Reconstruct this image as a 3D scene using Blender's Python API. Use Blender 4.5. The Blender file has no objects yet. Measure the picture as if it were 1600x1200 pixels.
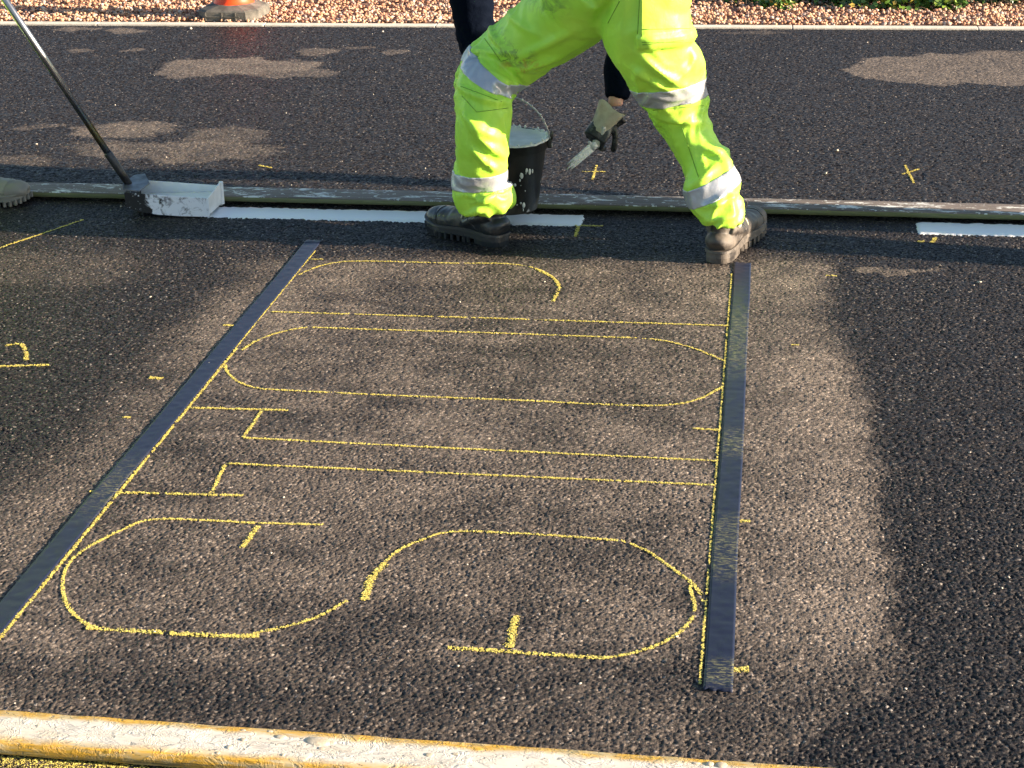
import bpy, bmesh, math, random
import numpy as np
from mathutils import Vector, Matrix, noise
random.seed(7)
rng = np.random.default_rng(11)
S = bpy.context.scene
COL = S.collection

# ------------------------------------------------------------------ camera
RM = Matrix(((0.98915694, -0.03852245, 0.14172005),
             (0.14561398, 0.38280688, -0.91228036),
             (-0.01910813, 0.92302487, 0.38426549)))
H = 1.6
F = 2600.0

def ray(x, y):
    return RM @ Vector((x - 800.0, 600.0 - y, -F))

def G(x, y, z=0.0):
    """photo point -> ground point at height z"""
    w = ray(x, y)
    t = (z - H) / w.z
    return Vector((w.x * t, w.y * t, z))

def P(x, y, Y):
    """photo point -> point in the vertical plane at distance Y"""
    w = ray(x, y)
    t = Y / w.y
    return Vector((w.x * t, Y, H + w.z * t))

cam = bpy.data.cameras.new('camera')
cam.sensor_width = 36
cam.lens = F / 1600 * 36
cam.clip_end = 2000
cam.clip_start = 0.05
co = bpy.data.objects.new('camera', cam)
co.matrix_world = Matrix.Translation((0, 0, H)) @ RM.to_4x4()
COL.objects.link(co)
S.camera = co

# ------------------------------------------------------------------ light
SUN_EL = math.radians(15.5)
to_sun = Vector((math.cos(math.radians(-5.6)) * math.cos(SUN_EL),
                 math.sin(math.radians(-5.6)) * math.cos(SUN_EL), math.sin(SUN_EL)))
sl = bpy.data.lights.new('sun', 'SUN')
sl.energy = 5.0
sl.angle = math.radians(0.55)
sl.color = (1.0, 0.80, 0.60)
so = bpy.data.objects.new('sun', sl)
so.rotation_euler = to_sun.to_track_quat('Z', 'Y').to_euler()
so.location = (6, 0, 4)
COL.objects.link(so)
W = bpy.data.worlds.new('World')
S.world = W
W.use_nodes = True
wn = W.node_tree.nodes
sky = wn.new('ShaderNodeTexSky')
sky.sky_type = 'NISHITA'
sky.sun_disc = False
sky.sun_elevation = SUN_EL
sky.sun_rotation = math.atan2(to_sun.x, to_sun.y)
sky.air_density = 1.0
sky.dust_density = 0.5
sky.ozone_density = 1.5
bg = wn['Background']
bg.inputs['Strength'].default_value = 0.061
W.node_tree.links.new(sky.outputs[0], bg.inputs[0])
S.view_settings.view_transform = 'Standard'
S.view_settings.look = 'None'
S.view_settings.exposure = 2.0
S.view_settings.gamma = 1.0

# ------------------------------------------------------------------ materials
class NT:
    def __init__(s, name):
        s.m = bpy.data.materials.new(name)
        s.m.use_nodes = True
        s.t = s.m.node_tree
        s.n = s.t.nodes
        s.b = s.n['Principled BSDF']
    def link(s, a, b):
        s.t.links.new(a, b)
    def node(s, kind, **kw):
        n = s.n.new(kind)
        for k, v in kw.items():
            setattr(n, k, v)
        return n
    def val(s, sock, v):
        if hasattr(v, 'is_output'):
            s.link(v, sock)
        else:
            sock.default_value = v
    def coord(s, scale=(1, 1, 1), kind='Object', rot=(0, 0, 0)):
        tc = s.node('ShaderNodeTexCoord')
        mp = s.node('ShaderNodeMapping')
        mp.inputs['Scale'].default_value = scale
        mp.inputs['Rotation'].default_value = rot
        s.link(tc.outputs[kind], mp.inputs['Vector'])
        return mp.outputs[0]
    def geo(s, scale=(1, 1, 1)):
        tc = s.node('ShaderNodeNewGeometry')
        mp = s.node('ShaderNodeMapping')
        mp.inputs['Scale'].default_value = scale
        s.link(tc.outputs['Position'], mp.inputs['Vector'])
        return mp.outputs[0]
    def noise(s, vec, scale, detail=4, rough=0.55, dist=0.0):
        n = s.node('ShaderNodeTexNoise')
        s.link(vec, n.inputs['Vector'])
        n.inputs['Scale'].default_value = scale
        n.inputs['Detail'].default_value = detail
        n.inputs['Roughness'].default_value = rough
        n.inputs['Distortion'].default_value = dist
        return n.outputs['Fac']
    def vor(s, vec, scale, feature='F1', out='Distance'):
        n = s.node('ShaderNodeTexVoronoi', feature=feature)
        s.link(vec, n.inputs['Vector'])
        n.inputs['Scale'].default_value = scale
        return n.outputs[out]
    def ramp(s, fac, stops, interp='LINEAR'):
        n = s.node('ShaderNodeValToRGB')
        n.color_ramp.interpolation = interp
        e = n.color_ramp.elements
        while len(e) < len(stops):
            e.new(0.5)
        for i, (p, c) in enumerate(stops):
            e[i].position = p
            if not hasattr(c, '__len__'):
                c = (c, c, c)
            e[i].color = tuple(c) + (1,)
        s.link(fac, n.inputs[0])
        return n.outputs[0]
    def mix(s, fac, a, b, mode='MIX'):
        n = s.node('ShaderNodeMix', data_type='RGBA', blend_type=mode)
        s.val(n.inputs[0], fac)
        for sock, v in ((n.inputs[6], a), (n.inputs[7], b)):
            if hasattr(v, 'is_output'):
                s.link(v, sock)
            else:
                if not hasattr(v, '__len__'):
                    v = (v, v, v)
                sock.default_value = tuple(v) + (1,)
        return n.outputs[2]
    def math(s, op, a, b=0.0, c=None, clamp=False):
        n = s.node('ShaderNodeMath', operation=op, use_clamp=clamp)
        s.val(n.inputs[0], a)
        s.val(n.inputs[1], b)
        if c is not None:
            s.val(n.inputs[2], c)
        return n.outputs[0]
    def attr(s, name, out='Fac'):
        n = s.node('ShaderNodeAttribute', attribute_name=name)
        return n.outputs[out]
    def bump(s, h, strength=0.5, dist=0.002, normal=None):
        n = s.node('ShaderNodeBump')
        n.inputs['Strength'].default_value = strength
        n.inputs['Distance'].default_value = dist
        s.link(h, n.inputs['Height'])
        if normal is not None:
            s.link(normal, n.inputs['Normal'])
        return n.outputs[0]
    def out(s, color=None, rough=None, normal=None, metal=None, spec=None):
        if color is not None:
            if hasattr(color, '__len__') and not hasattr(color, 'is_output'):
                s.b.inputs['Base Color'].default_value = tuple(color) + (1,)
            else:
                s.link(color, s.b.inputs['Base Color'])
        if rough is not None:
            s.val(s.b.inputs['Roughness'], rough)
        if normal is not None:
            s.link(normal, s.b.inputs['Normal'])
        if metal is not None:
            s.val(s.b.inputs['Metallic'], metal)
        if spec is not None:
            s.b.inputs['Specular IOR Level'].default_value = spec
        return s.m

def mat_asphalt(fine):
    t = NT('asphalt_fine' if fine else 'asphalt_plain')
    v = t.geo()
    if fine:
        tone = t.attr('tone')
        dust = t.attr('dust')
        nh = t.attr('hgt')
    else:
        n = t.node('ShaderNodeTexVoronoi')
        t.link(v, n.inputs['Vector'])
        n.inputs['Scale'].default_value = 115
        sp = t.node('ShaderNodeSeparateColor')
        t.link(n.outputs['Color'], sp.inputs[0])
        tone = sp.outputs[0]
        nh = t.math('SUBTRACT', 1.0, n.outputs['Distance'])
        dust = 0.04
    big = t.noise(v, 3.0, 5, 0.6)
    binder = t.mix(big, (0.0105, 0.0095, 0.0105), (0.0155, 0.014, 0.015))
    vo = t.node('ShaderNodeTexVoronoi'); t.link(v, vo.inputs['Vector']); vo.inputs['Scale'].default_value = 215
    vc = t.node('ShaderNodeSeparateColor'); t.link(vo.outputs['Color'], vc.inputs[0])
    chip = vc.outputs[0]
    stone = t.ramp(chip, [(0.0, (0.004, 0.004, 0.005)), (0.40, (0.010, 0.0092, 0.010)), (0.66, (0.024, 0.021, 0.021)), (0.84, (0.058, 0.050, 0.045)),
                          (0.955, (0.13, 0.11, 0.09)), (0.985, (0.24, 0.21, 0.17)), (1.0, (0.50, 0.47, 0.42))])
    c = t.mix(0.68, binder, stone)
    c = t.mix(1.0, c, (.76, .74, .74), 'MULTIPLY')
    c = t.mix(t.math('MULTIPLY', t.math('LESS_THAN', nh, -.0044 if fine else -9.0), .7), c, (0.008, 0.008, 0.009))
    dn = t.noise(v, 38, 5, 0.7)
    dn2 = t.noise(v, 7, 4, 0.6)
    d1 = t.math('ADD', t.math('MULTIPLY', t.math('SUBTRACT', dn, 0.5), 0.75), t.math('MULTIPLY', t.math('SUBTRACT', dn2, 0.5), 0.9))
    dd = t.math('ADD', dust, t.math('MULTIPLY', d1, t.math('MINIMUM', t.math('MULTIPLY', dust, 2.4), 1.0)))
    dd = t.math('MULTIPLY', dd, t.math('ADD', 0.72, t.math('MULTIPLY', tone, 0.5)), clamp=True)
    dcol = t.mix(t.noise(v, 19, 3), (0.150, 0.122, 0.098), (0.225, 0.186, 0.150))
    dcol = t.mix(1.0, dcol, t.ramp(chip, [(0, .45), (.45, .85), (.85, 1.15), (1, 2.2)]), 'MULTIPLY')
    c = t.mix(dd, c, dcol)
    mic = t.noise(v, 520, 3, 0.7)
    nrm = t.bump(mic, 0.4, 0.001)
    fc = t.math('ADD', t.math('MULTIPLY', vc.outputs[1], .7), t.math('SUBTRACT', .5, t.math('MULTIPLY', vo.outputs['Distance'], 1.0)))
    nrm = t.bump(fc, 0.55, 0.0014, nrm)
    if not fine:
        nrm = t.bump(nh, 0.9, 0.004, nrm)
    rough = t.math('ADD', t.math('MULTIPLY', tone, 0.25), 0.42)
    rough = t.math('ADD', rough, t.math('MULTIPLY', dd, 0.3), clamp=True)
    return t.out(c, rough, nrm, spec=0.28)

def mat_simple(name, ca, cb, scale=20, rough=0.6, bump=0.2, bscale=None, dist=0.002, metal=0.0, spec=0.5, lo=0.35, hi=0.65, stretch=(1, 1, 1)):
    t = NT(name)
    v = t.coord(stretch)
    f = t.ramp(t.noise(v, scale, 5, 0.6), [(lo, 0.0), (hi, 1.0)])
    c = t.mix(f, ca, cb)
    nrm = t.bump(t.noise(v, bscale or scale * 4, 4, 0.6), bump, dist)
    return t.out(c, rough, nrm, metal, spec)

# ------------------------------------------------------------------ object helpers
def mesh_obj(name, me, mat=None, parent=None, smooth=True):
    o = bpy.data.objects.new(name, me)
    COL.objects.link(o)
    if mat is not None and not len(me.materials):
        for m in (mat if isinstance(mat, (list, tuple)) else [mat]):
            me.materials.append(m)
    if smooth and len(me.polygons):
        me.polygons.foreach_set('use_smooth', [True] * len(me.polygons))
    if parent is not None:
        o.parent = parent
        o.matrix_parent_inverse = Matrix.Translation(-Vector(parent.location)) if parent.type == 'EMPTY' else Matrix.Identity(4)
    return o

def obj(name, bm, mat=None, parent=None, smooth=False):
    me = bpy.data.meshes.new(name)
    bmesh.ops.recalc_face_normals(bm, faces=bm.faces[:])
    bm.to_mesh(me)
    bm.free()
    return mesh_obj(name, me, mat, parent, smooth)

def empty(name, loc):
    o = bpy.data.objects.new(name, None)
    o.location = loc
    o.empty_display_size = 0.1
    COL.objects.link(o)
    return o

def tag(o, label=None, cat=None, group=None, kind=None):
    if label: o['label'] = label
    if cat: o['category'] = cat
    if group: o['group'] = group
    if kind: o['kind'] = kind
    return o

def crom(pts, n):
    """Catmull-Rom resampling of tuples"""
    A = [np.array(p, float) for p in pts]
    A = [2 * A[0] - A[1]] + A + [2 * A[-1] - A[-2]]
    out = []
    for i in range(1, len(A) - 2):
        p0, p1, p2, p3 = A[i - 1:i + 3]
        for k in range(n):
            u = k / n
            out.append(0.5 * (2 * p1 + (p2 - p0) * u + (2 * p0 - 5 * p1 + 4 * p2 - p3) * u * u + (3 * p1 - p0 - 3 * p2 + p3) * u ** 3))
    out.append(A[-2])
    return out

def tube(bm, rows, seg=20, n=4, ref=(0, 1, 0), caps=True):
    """rows: (x,y,z,r1,r2); r1 across (perp to ref), r2 along ref"""
    rr = [tuple(r) if len(r) == 5 else (r[0], r[1], r[2], r[3], r[3]) for r in rows]
    R_ = crom(rr, n) if n > 1 and len(rr) > 1 else [np.array(r, float) for r in rr]
    ref = Vector(ref)
    rings = []
    for i, r in enumerate(R_):
        a = Vector(R_[max(i - 1, 0)][:3]); b = Vector(R_[min(i + 1, len(R_) - 1)][:3])
        tdir = (b - a).normalized()
        u = tdir.cross(ref)
        if u.length < 1e-3:
            u = tdir.cross(Vector((1, 0, 0.1)))
        u.normalize()
        v = u.cross(tdir).normalized()
        c = Vector(r[:3])
        rings.append([bm.verts.new(c + u * (math.cos(2 * math.pi * k / seg) * r[3]) + v * (math.sin(2 * math.pi * k / seg) * r[4])) for k in range(seg)])
    for a, b in zip(rings, rings[1:]):
        for k in range(seg):
            bm.faces.new((a[k], a[(k + 1) % seg], b[(k + 1) % seg], b[k]))
    if caps:
        for ring, r, s in ((rings[0], R_[0], -1), (rings[-1], R_[-1], 1)):
            bm.faces.new(ring)
    return bm

def ball(bm, c, r, seg=16):
    """ellipsoid"""
    r = r if hasattr(r, '__len__') else (r, r, r)
    m = Matrix.Translation(c) @ Matrix.Diagonal((r[0], r[1], r[2], 1))
    bmesh.ops.create_uvsphere(bm, u_segments=seg, v_segments=max(8, seg // 2), radius=1, matrix=m)

def box(bm, c, s, rot=None, bev=0.0):
    m = Matrix.Translation(c)
    if rot is not None:
        m = m @ rot.to_4x4()
    m = m @ Matrix.Diagonal((s[0], s[1], s[2], 1))
    r = bmesh.ops.create_cube(bm, size=1, matrix=m)
    if bev:
        es = list({e for v in r['verts'] for e in v.link_edges})
        bmesh.ops.bevel(bm, geom=es, offset=bev, segments=2, affect='EDGES', profile=0.6)

def remesh(bm, voxel, smooth=4):
    me = bpy.data.meshes.new('tmp')
    bmesh.ops.recalc_face_normals(bm, faces=bm.faces[:])
    bm.to_mesh(me); bm.free()
    o = bpy.data.objects.new('tmp', me)
    COL.objects.link(o)
    m = o.modifiers.new('r', 'REMESH'); m.mode = 'VOXEL'; m.voxel_size = voxel
    if smooth:
        q = o.modifiers.new('s', 'SMOOTH'); q.iterations = smooth; q.factor = 0.5
    dg = bpy.context.evaluated_depsgraph_get()
    dg.update()
    out = bpy.data.meshes.new_from_object(o.evaluated_get(dg))
    bpy.data.objects.remove(o)
    bpy.data.meshes.remove(me)
    return out

def get_co(me):
    a = np.empty(len(me.vertices) * 3); me.vertices.foreach_get('co', a); return a.reshape(-1, 3)

def get_no(me):
    a = np.empty(len(me.vertices) * 3); me.vertices.foreach_get('normal', a); return a.reshape(-1, 3)

def set_co(me, a):
    me.vertices.foreach_set('co', a.ravel()); me.update()

def np_mesh(name, V, Fq):
    me = bpy.data.meshes.new(name)
    me.vertices.add(len(V)); me.vertices.foreach_set('co', np.asarray(V, np.float32).ravel())
    k = Fq.shape[1]
    me.loops.add(Fq.size); me.loops.foreach_set('vertex_index', Fq.astype(np.int32).ravel())
    me.polygons.add(len(Fq)); me.polygons.foreach_set('loop_start', np.arange(0, Fq.size, k, dtype=np.int32))
    me.update(calc_edges=True)
    return me

# ------------------------------------------------------------------ asphalt surface
CS = 0.0060
def hash2(i, j, k):
    x = np.sin(i * 127.1 + j * 311.7 + k * 74.7) * 43758.5453
    return x - np.floor(x)

def stones(x, y):
    """height and tone of the chipping surface at ground points"""
    gi = np.floor(x / CS); gj = np.floor(y / CS)
    best = np.full(x.shape, -1.0); tone = np.zeros(x.shape)
    for di in (-1, 0, 1):
        for dj in (-1, 0, 1):
            i = gi + di; j = gj + dj
            cx = (i + 0.1 + 0.8 * hash2(i, j, 1)) * CS
            cy = (j + 0.1 + 0.8 * hash2(i, j, 2)) * CS
            r = 0.0027 + 0.0027 * hash2(i, j, 3)
            top = -0.0003 - 0.0025 * hash2(i, j, 4) ** 1.6
            tx = (hash2(i, j, 5) - 0.5) * .55; ty = (hash2(i, j, 6) - 0.5) * .55
            dx = x - cx; dy = y - cy
            ra = hash2(i, j, 8) * 3.14; ca_, sa_ = np.cos(ra), np.sin(ra)
            ux = np.abs(dx * ca_ + dy * sa_); uy = np.abs(dy * ca_ - dx * sa_) * (1 + .6 * hash2(i, j, 9))
            dm = np.maximum(np.maximum(ux, uy), (ux + uy) * .74)
            d2 = dm * dm / (r * r)
            h = top - 0.0016 * d2 * d2 * d2 * 0.6 - 0.0003 * d2 + dx * tx + dy * ty
            m = h > best
            best = np.where(m, h, best)
            tone = np.where(m, hash2(i, j, 7), tone)
    return np.clip(best, -0.0075, 0.0012), tone

def gnoise(x, y, s, k):
    """smooth value noise"""
    X = x / s; Y = y / s
    i = np.floor(X); j = np.floor(Y); u = X - i; v = Y - j
    u = u * u * (3 - 2 * u); v = v * v * (3 - 2 * v)
    a = hash2(i, j, k); b = hash2(i + 1, j, k); c = hash2(i, j + 1, k); d = hash2(i + 1, j + 1, k)
    return a * (1 - u) * (1 - v) + b * u * (1 - v) + c * (1 - u) * v + d * u * v

# dry, dusty patches of the surface: (photo x, y, radius x, radius y, strength, softness)
DUST = [(370, 103, 120, 13, 1.0, .35), (300, 112, 70, 9, .7, .4), (450, 112, 90, 9, .75, .4), (1500, 108, 175, 24, .95, .12), (1590, 100, 130, 22, .8, .2),
        (190, 202, 75, 13, .85, .5), (70, 196, 34, 5, .6, .5), (270, 235, 170, 15, .62, .6), (350, 212, 60, 12, .5, .6),
        (120, 45, 42, 3, .8, .4), (200, 48, 26, 3, .8, .4), (125, 79, 18, 2.5, .7, .4), (207, 80, 18, 3, .8, .4),
        (500, 81, 26, 5, .7, .5), (562, 74, 26, 3, .6, .5), (620, 81, 20, 4, .75, .5), (145, 155, 9, 2, .6, .5),
        (1180, 50, 60, 2, .4, .5), (30, 250, 60, 6, .3, .5),
        (1396, 420, 62, 6, .85, .5), (1240, 375, 80, 3, .3, .5), (60, 420, 160, 30, .25, .8)]
DARK = [(450, 650, 70, 16, .6), (960, 850, 110, 40, .45), (590, 640, 60, 16, .5), (560, 990, 80, 60, .5), (800, 548, 160, 14, .4), (380, 720, 90, 14, .4),
        (230, 1070, 150, 26, .6), (180, 880, 60, 40, .3), (500, 860, 90, 26, .4), (1000, 620, 70, 22, .4), (1230, 620, 60, 16, .35), (1220, 900, 80, 22, .35), (700, 1060, 120, 30, .4)]

def to_px(X, Y):
    R = np.array(RM)
    d = np.stack([X, Y, np.full_like(X, -H)], -1) @ R
    return 800 + d[..., 0] / -d[..., 2] * F, 600 - d[..., 1] / -d[..., 2] * F

def dust_at(X, Y):
    ells = []
    wx = X + (gnoise(X, Y, .11, 21) - .5) * .10 + (gnoise(X, Y, .035, 22) - .5) * .04
    wy = Y + (gnoise(X, Y, .11, 23) - .5) * .10 + (gnoise(X, Y, .035, 24) - .5) * .04
    # broad dry area around the lettering, sharp on its right side, fading to the left
    px_, py_ = to_px(X * .65 + wx * .35 + (gnoise(X, Y, .018, 87) - .5) * .035, Y * .6 + wy * .4)
    xb = np.interp(py_, [380, 480, 560, 650, 750, 850, 950, 1020, 1070, 1110, 1160, 1210], [1280, 1300, 1325, 1352, 1368, 1380, 1385, 1400, 1400, 1330, 1240, 1200])
    xl = np.interp(py_, [380, 450, 520, 600, 680, 760, 820, 1000, 1200], [390, 340, 250, 190, 110, -10, -300, -400, -400])
    def ss(q): q = np.clip(q, 0, 1); return q * q * (3 - 2 * q)
    reg = ss((xb - px_) / 62 + .5) * ss((px_ - xl) / 170 + .3) * ss((py_ - 392) / 26)
    n1 = gnoise(X + 3, Y, .42, 81); n2 = gnoise(X + 3, Y, .15, 82); n3 = gnoise(X * .45, Y, .045, 83)
    lev = .46 + .30 * (n1 - .45) + .26 * (n2 - .5) + .26 * (n3 - .5)
    lev += .34 * np.exp(-((xb - 55 - px_) / 60) ** 2) * ss((py_ - 480) / 120) * ss((1060 - py_) / 80)
    lev += .10 * np.exp(-((px_ - 1230) / 110) ** 2)
    lev *= 1 - .45 * ss((py_ - 990) / 90)
    d = np.clip(reg * lev, 0, 1) + .015
    streak = gnoise(X * .28, Y, .030, 84) * .6 + gnoise(X * .5, Y, .013, 85) * .4
    for (px, py, rx, ry, s, soft) in DUST:
        c = G(px, py); a = G(px + rx, py); b = G(px, py - ry); b2 = G(px, py + ry)
        RX = (a - c).length; RY = (b - b2).length / 2
        q = np.sqrt(((wx - c.x) / RX) ** 2 + ((wy - c.y) / RY) ** 2)
        m = np.clip((1 + soft * .5 - q) / soft, 0, 1)
        m = np.clip(m * 1.7 - streak * .95 + .12, 0, 1) if soft < 1.1 and s > .55 else m
        m = m * m * (3 - 2 * m) * s * (.66 if s > .55 else 1)
        d = np.where(s > .55, np.maximum(d, m), 1 - (1 - d) * (1 - m * .75))
    for (px, py, rx, ry, s) in DARK:
        c = G(px, py); a = G(px + rx, py); b = G(px, py - ry); b2 = G(px, py + ry)
        RX = (a - c).length; RY = (b - b2).length / 2
        q = ((wx - c.x) / RX) ** 2 + ((wy - c.y) / RY) ** 2
        d = d * (1 - s * np.exp(-q * 1.2) * (.5 + n2))
    return np.clip(d, 0, 1)

zones = [(-1.75, 0.70, 2.0, 3.4, .0023), (-2.9, 1.25, 3.4, 5.4, .0033), (-4.5, 1.8, 5.4, 8.64, .0060)]
Vs, Fs, Ts, Ds, Hs = [], [], [], [], []
base = 0
for (x0, x1, y0, y1, st) in zones:
    nx = int(round((x1 - x0) / st)); ny = int(round((y1 - y0) / st))
    xs = np.linspace(x0, x1, nx + 1); ys = np.linspace(y0, y1, ny + 1)
    X, Y = np.meshgrid(xs, ys)
    jx = X + (hash2(np.round(X / st), np.round(Y / st), 31) - .5) * st * .5 * ((X > x0) & (X < x1))
    jy = Y + (hash2(np.round(X / st), np.round(Y / st), 32) - .5) * st * .5 * ((Y > y0) & (Y < y1))
    h, tn = stones(jx, jy)
    if y1 > 8: h = np.where((jx < x0 + .01) | (jx > x1 - .01), h - .001, h)
    du = dust_at(X, Y)
    h = h * .88 * (1 - .42 * np.clip(du * 1.5, 0, 1))
    Vs.append(np.stack([jx, jy, h], -1).reshape(-1, 3)); Ts.append(tn.ravel()); Hs.append(h.ravel())
    Ds.append(du.ravel())
    idx = np.arange((nx + 1) * (ny + 1)).reshape(ny + 1, nx + 1) + base
    Fs.append(np.stack([idx[:-1, :-1], idx[:-1, 1:], idx[1:, 1:], idx[1:, :-1]], -1).reshape(-1, 4))
    base += (nx + 1) * (ny + 1)
me = np_mesh('asphalt_road', np.concatenate(Vs), np.concatenate(Fs))
for nm, arr in (('tone', Ts), ('dust', Ds), ('hgt', Hs)):
    at = me.attributes.new(nm, 'FLOAT', 'POINT')
    at.data.foreach_set('value', np.concatenate(arr).astype(np.float32))
M_ASF = mat_asphalt(True)
tag(mesh_obj('asphalt_road', me, M_ASF, smooth=False), kind='structure')
del Vs, Fs, Ts, Ds, Hs
# rest of the road around the detailed patch, and the land beyond
M_ASP = mat_asphalt(False)
def rects(bm, rs, z):
    for (a, b, c, d) in rs:
        bm.faces.new([bm.verts.new((x, y, z)) for x, y in ((a, c), (b, c), (b, d), (a, d))])
bm = bmesh.new()
rects(bm, [(-60, 60, -25, 2.0), (-60, -1.75, 2.0, 3.4), (.70, 60, 2.0, 3.4), (-60, -2.9, 3.4, 5.4), (1.25, 60, 3.4, 5.4),
           (-60, -4.5, 5.4, 8.64), (1.8, 60, 5.4, 8.64)], -0.003)
tag(obj('road', bm, M_ASP), kind='structure')
bm = bmesh.new(); rects(bm, [(-500, 500, -500, 500)], -0.03)
tag(obj('ground', bm, mat_simple('soil', (.05, .035, .022), (.10, .07, .045), 9, .9, .8, 60, .01)), kind='structure')
# ------------------------------------------------------------------ kerb edging and gravel
t = NT('kerb_concrete')
v = t.geo()
f = t.ramp(t.noise(v, 30, 5, .65), [(.35, 0), (.7, 1)])
M_KERB = t.out(t.mix(f, (.66, .61, .52), (.50, .45, .37)), .85, t.bump(t.noise(v, 260, 3), .4, .002))
bm = bmesh.new()
x = -9.0
while x < 6:
    L = .914
    rot = Matrix.Rotation(random.uniform(-.002, .002), 3, 'Z')
    rot = rot @ Matrix.Rotation(.0175, 3, 'Z')
    box(bm, (x + L / 2, 8.583 + .0175 * (x + L / 2) + random.uniform(-.001, .001), -.042 + random.uniform(-.001, .001)), (L - .003, .064, .10), rot, .004)
    x += L
tag(obj('kerb', bm, M_KERB), kind='structure')

def icos():
    b = bmesh.new(); bmesh.ops.create_icosphere(b, subdivisions=1, radius=1)
    V = np.array([v.co[:] for v in b.verts]); Fc = np.array([[v.index for v in f.verts] for f in b.faces]); b.free()
    return V, Fc
IV, IF = icos()
def scatter(name, pos, size, mat, squash=.7, tone=None, jit=.25):
    n = len(pos)
    V = IV[None] * (1 + (rng.random((n, len(IV), 1)) - .5) * 2 * jit)
    V = V * (size[:, None, None] * (0.7 + .6 * rng.random((n, 1, 3))))
    V[..., 2] *= squash
    ang = rng.random(n) * 6.283; til = (rng.random(n) - .5) * 1.6
    ct, s_t = np.cos(til)[:, None], np.sin(til)[:, None]
    y_ = V[..., 1] * ct - V[..., 2] * s_t; z_ = V[..., 1] * s_t + V[..., 2] * ct
    ca, sa = np.cos(ang)[:, None], np.sin(ang)[:, None]
    Q = np.stack([V[..., 0] * ca - y_ * sa, V[..., 0] * sa + y_ * ca, z_], -1) + pos[:, None]
    Fq = (IF[None] + (np.arange(n) * len(IV))[:, None, None]).reshape(-1, 3)
    me = np_mesh(name, Q.reshape(-1, 3), Fq)
    at = me.attributes.new('tone', 'FLOAT', 'POINT')
    tt = rng.random(n) if tone is None else tone
    at.data.foreach_set('value', np.repeat(tt, len(IV)).astype(np.float32))
    return mesh_obj(name, me, mat, smooth=False)
t = NT('gravel')
tone = t.attr('tone')
c = t.ramp(tone, [(0, (.16, .075, .05)), (.18, (.38, .18, .10)), (.45, (.56, .31, .18)), (.68, (.66, .44, .27)), (.82, (.30, .22, .19)), (.93, (.62, .52, .44)), (1, (.12, .09, .09))], 'LINEAR')
vv = t.geo()
c = t.mix(t.ramp(t.noise(vv, 90, 3), [(.4, 0), (.7, .5)]), c, (.30, .17, .12))
M_GRAV = t.out(c, .8, t.bump(t.noise(vv, 400, 3), .5, .002))
n = 58000
gx = rng.uniform(-8.2, 4.9, n); gy = 8.622 + .0175 * gx + (rng.random(n) ** 1.25) * 2.3
gz = -.004 + rng.random(n) * .018 + .05 * np.clip(gy - 8.9, 0, 2) * .6 + .012 * gnoise(gx, gy, .16, 3)
sz = .0062 + .0075 * rng.random(n) ** 1.5
tag(scatter('gravel', np.stack([gx, gy, gz], -1), sz, M_GRAV), 'pink and orange stone chippings spread behind the pale kerb edging', 'gravel', kind='stuff')
# bed that the gravel lies on
nx, ny = 120, 30
X, Y = np.meshgrid(np.linspace(-8.3, 5.0, nx), np.linspace(8.60, 11.2, ny))
Y = Y + .0175 * X
Z = -.008 + .05 * np.clip(Y - 8.9, 0, 2) * .6 + .012 * gnoise(X, Y, .16, 3)
idx = np.arange(nx * ny).reshape(ny, nx)
me = np_mesh('gravel_bed', np.stack([X, Y, Z], -1).reshape(-1, 3), np.stack([idx[:-1, :-1], idx[:-1, 1:], idx[1:, 1:], idx[1:, :-1]], -1).reshape(-1, 4))
tag(mesh_obj('gravel_bed', me, mat_simple('gravel_bed', (.16, .09, .07), (.30, .18, .13), 70, .9, .9, 90, .01)), kind='structure')
# loose pale crumbs lying on the road
pp = []
for _ in range(110):
    q = G(random.uniform(0, 1600), 50 + 1100 * random.random() ** 1.6)
    pp.append((q.x, q.y, .001))
for a in ((298, 45), (598, 50), (1355, 67), (1595, 66), (1290, 272), (180, 165), (57, 226), (1530, 442), (1308, 236), (1090, 96)):
    q = G(*a); pp.append((q.x, q.y, .003))
pp = np.array(pp); ss = np.concatenate([.0016 + .0022 * rng.random(110), .004 + .004 * rng.random(10)])
tag(scatter('loose_chippings', pp, ss, mat_simple('pale_chip', (.55, .5, .42), (.4, .36, .3), 40, .8), .5), 'tiny pale stone crumbs strewn over the dark asphalt', 'chippings', kind='stuff')

# ------------------------------------------------------------------ ivy and shrubs beyond the gravel
t = NT('ivy_leaf')
tone = t.attr('tone')
c = t.ramp(tone, [(0, (.018, .045, .010)), (.5, (.045, .11, .018)), (.8, (.10, .20, .03)), (.93, (.20, .28, .04)), (1, (.30, .22, .04))])
M_LEAF = t.out(c, .38, t.bump(t.noise(t.geo(), 150, 2), .3, .002))
t.b.inputs['Transmission Weight'].default_value = 0.0
M_TWIG = mat_simple('twig', (.06, .04, .025), (.11, .075, .05), 40, .85, .5)
LEAF = np.array([(0, 0, 0), (.35, .12, .06), (.55, .55, .0), (.22, .62, .05), (0, 1.0, -.1), (-.22, .62, .05), (-.55, .55, .0), (-.35, .12, .06), (0, .45, -.06)])
LF = np.array([(0, 1, 8), (1, 2, 8), (2, 3, 8), (3, 4, 8), (4, 5, 8), (5, 6, 8), (6, 7, 8), (7, 0, 8)])
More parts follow.
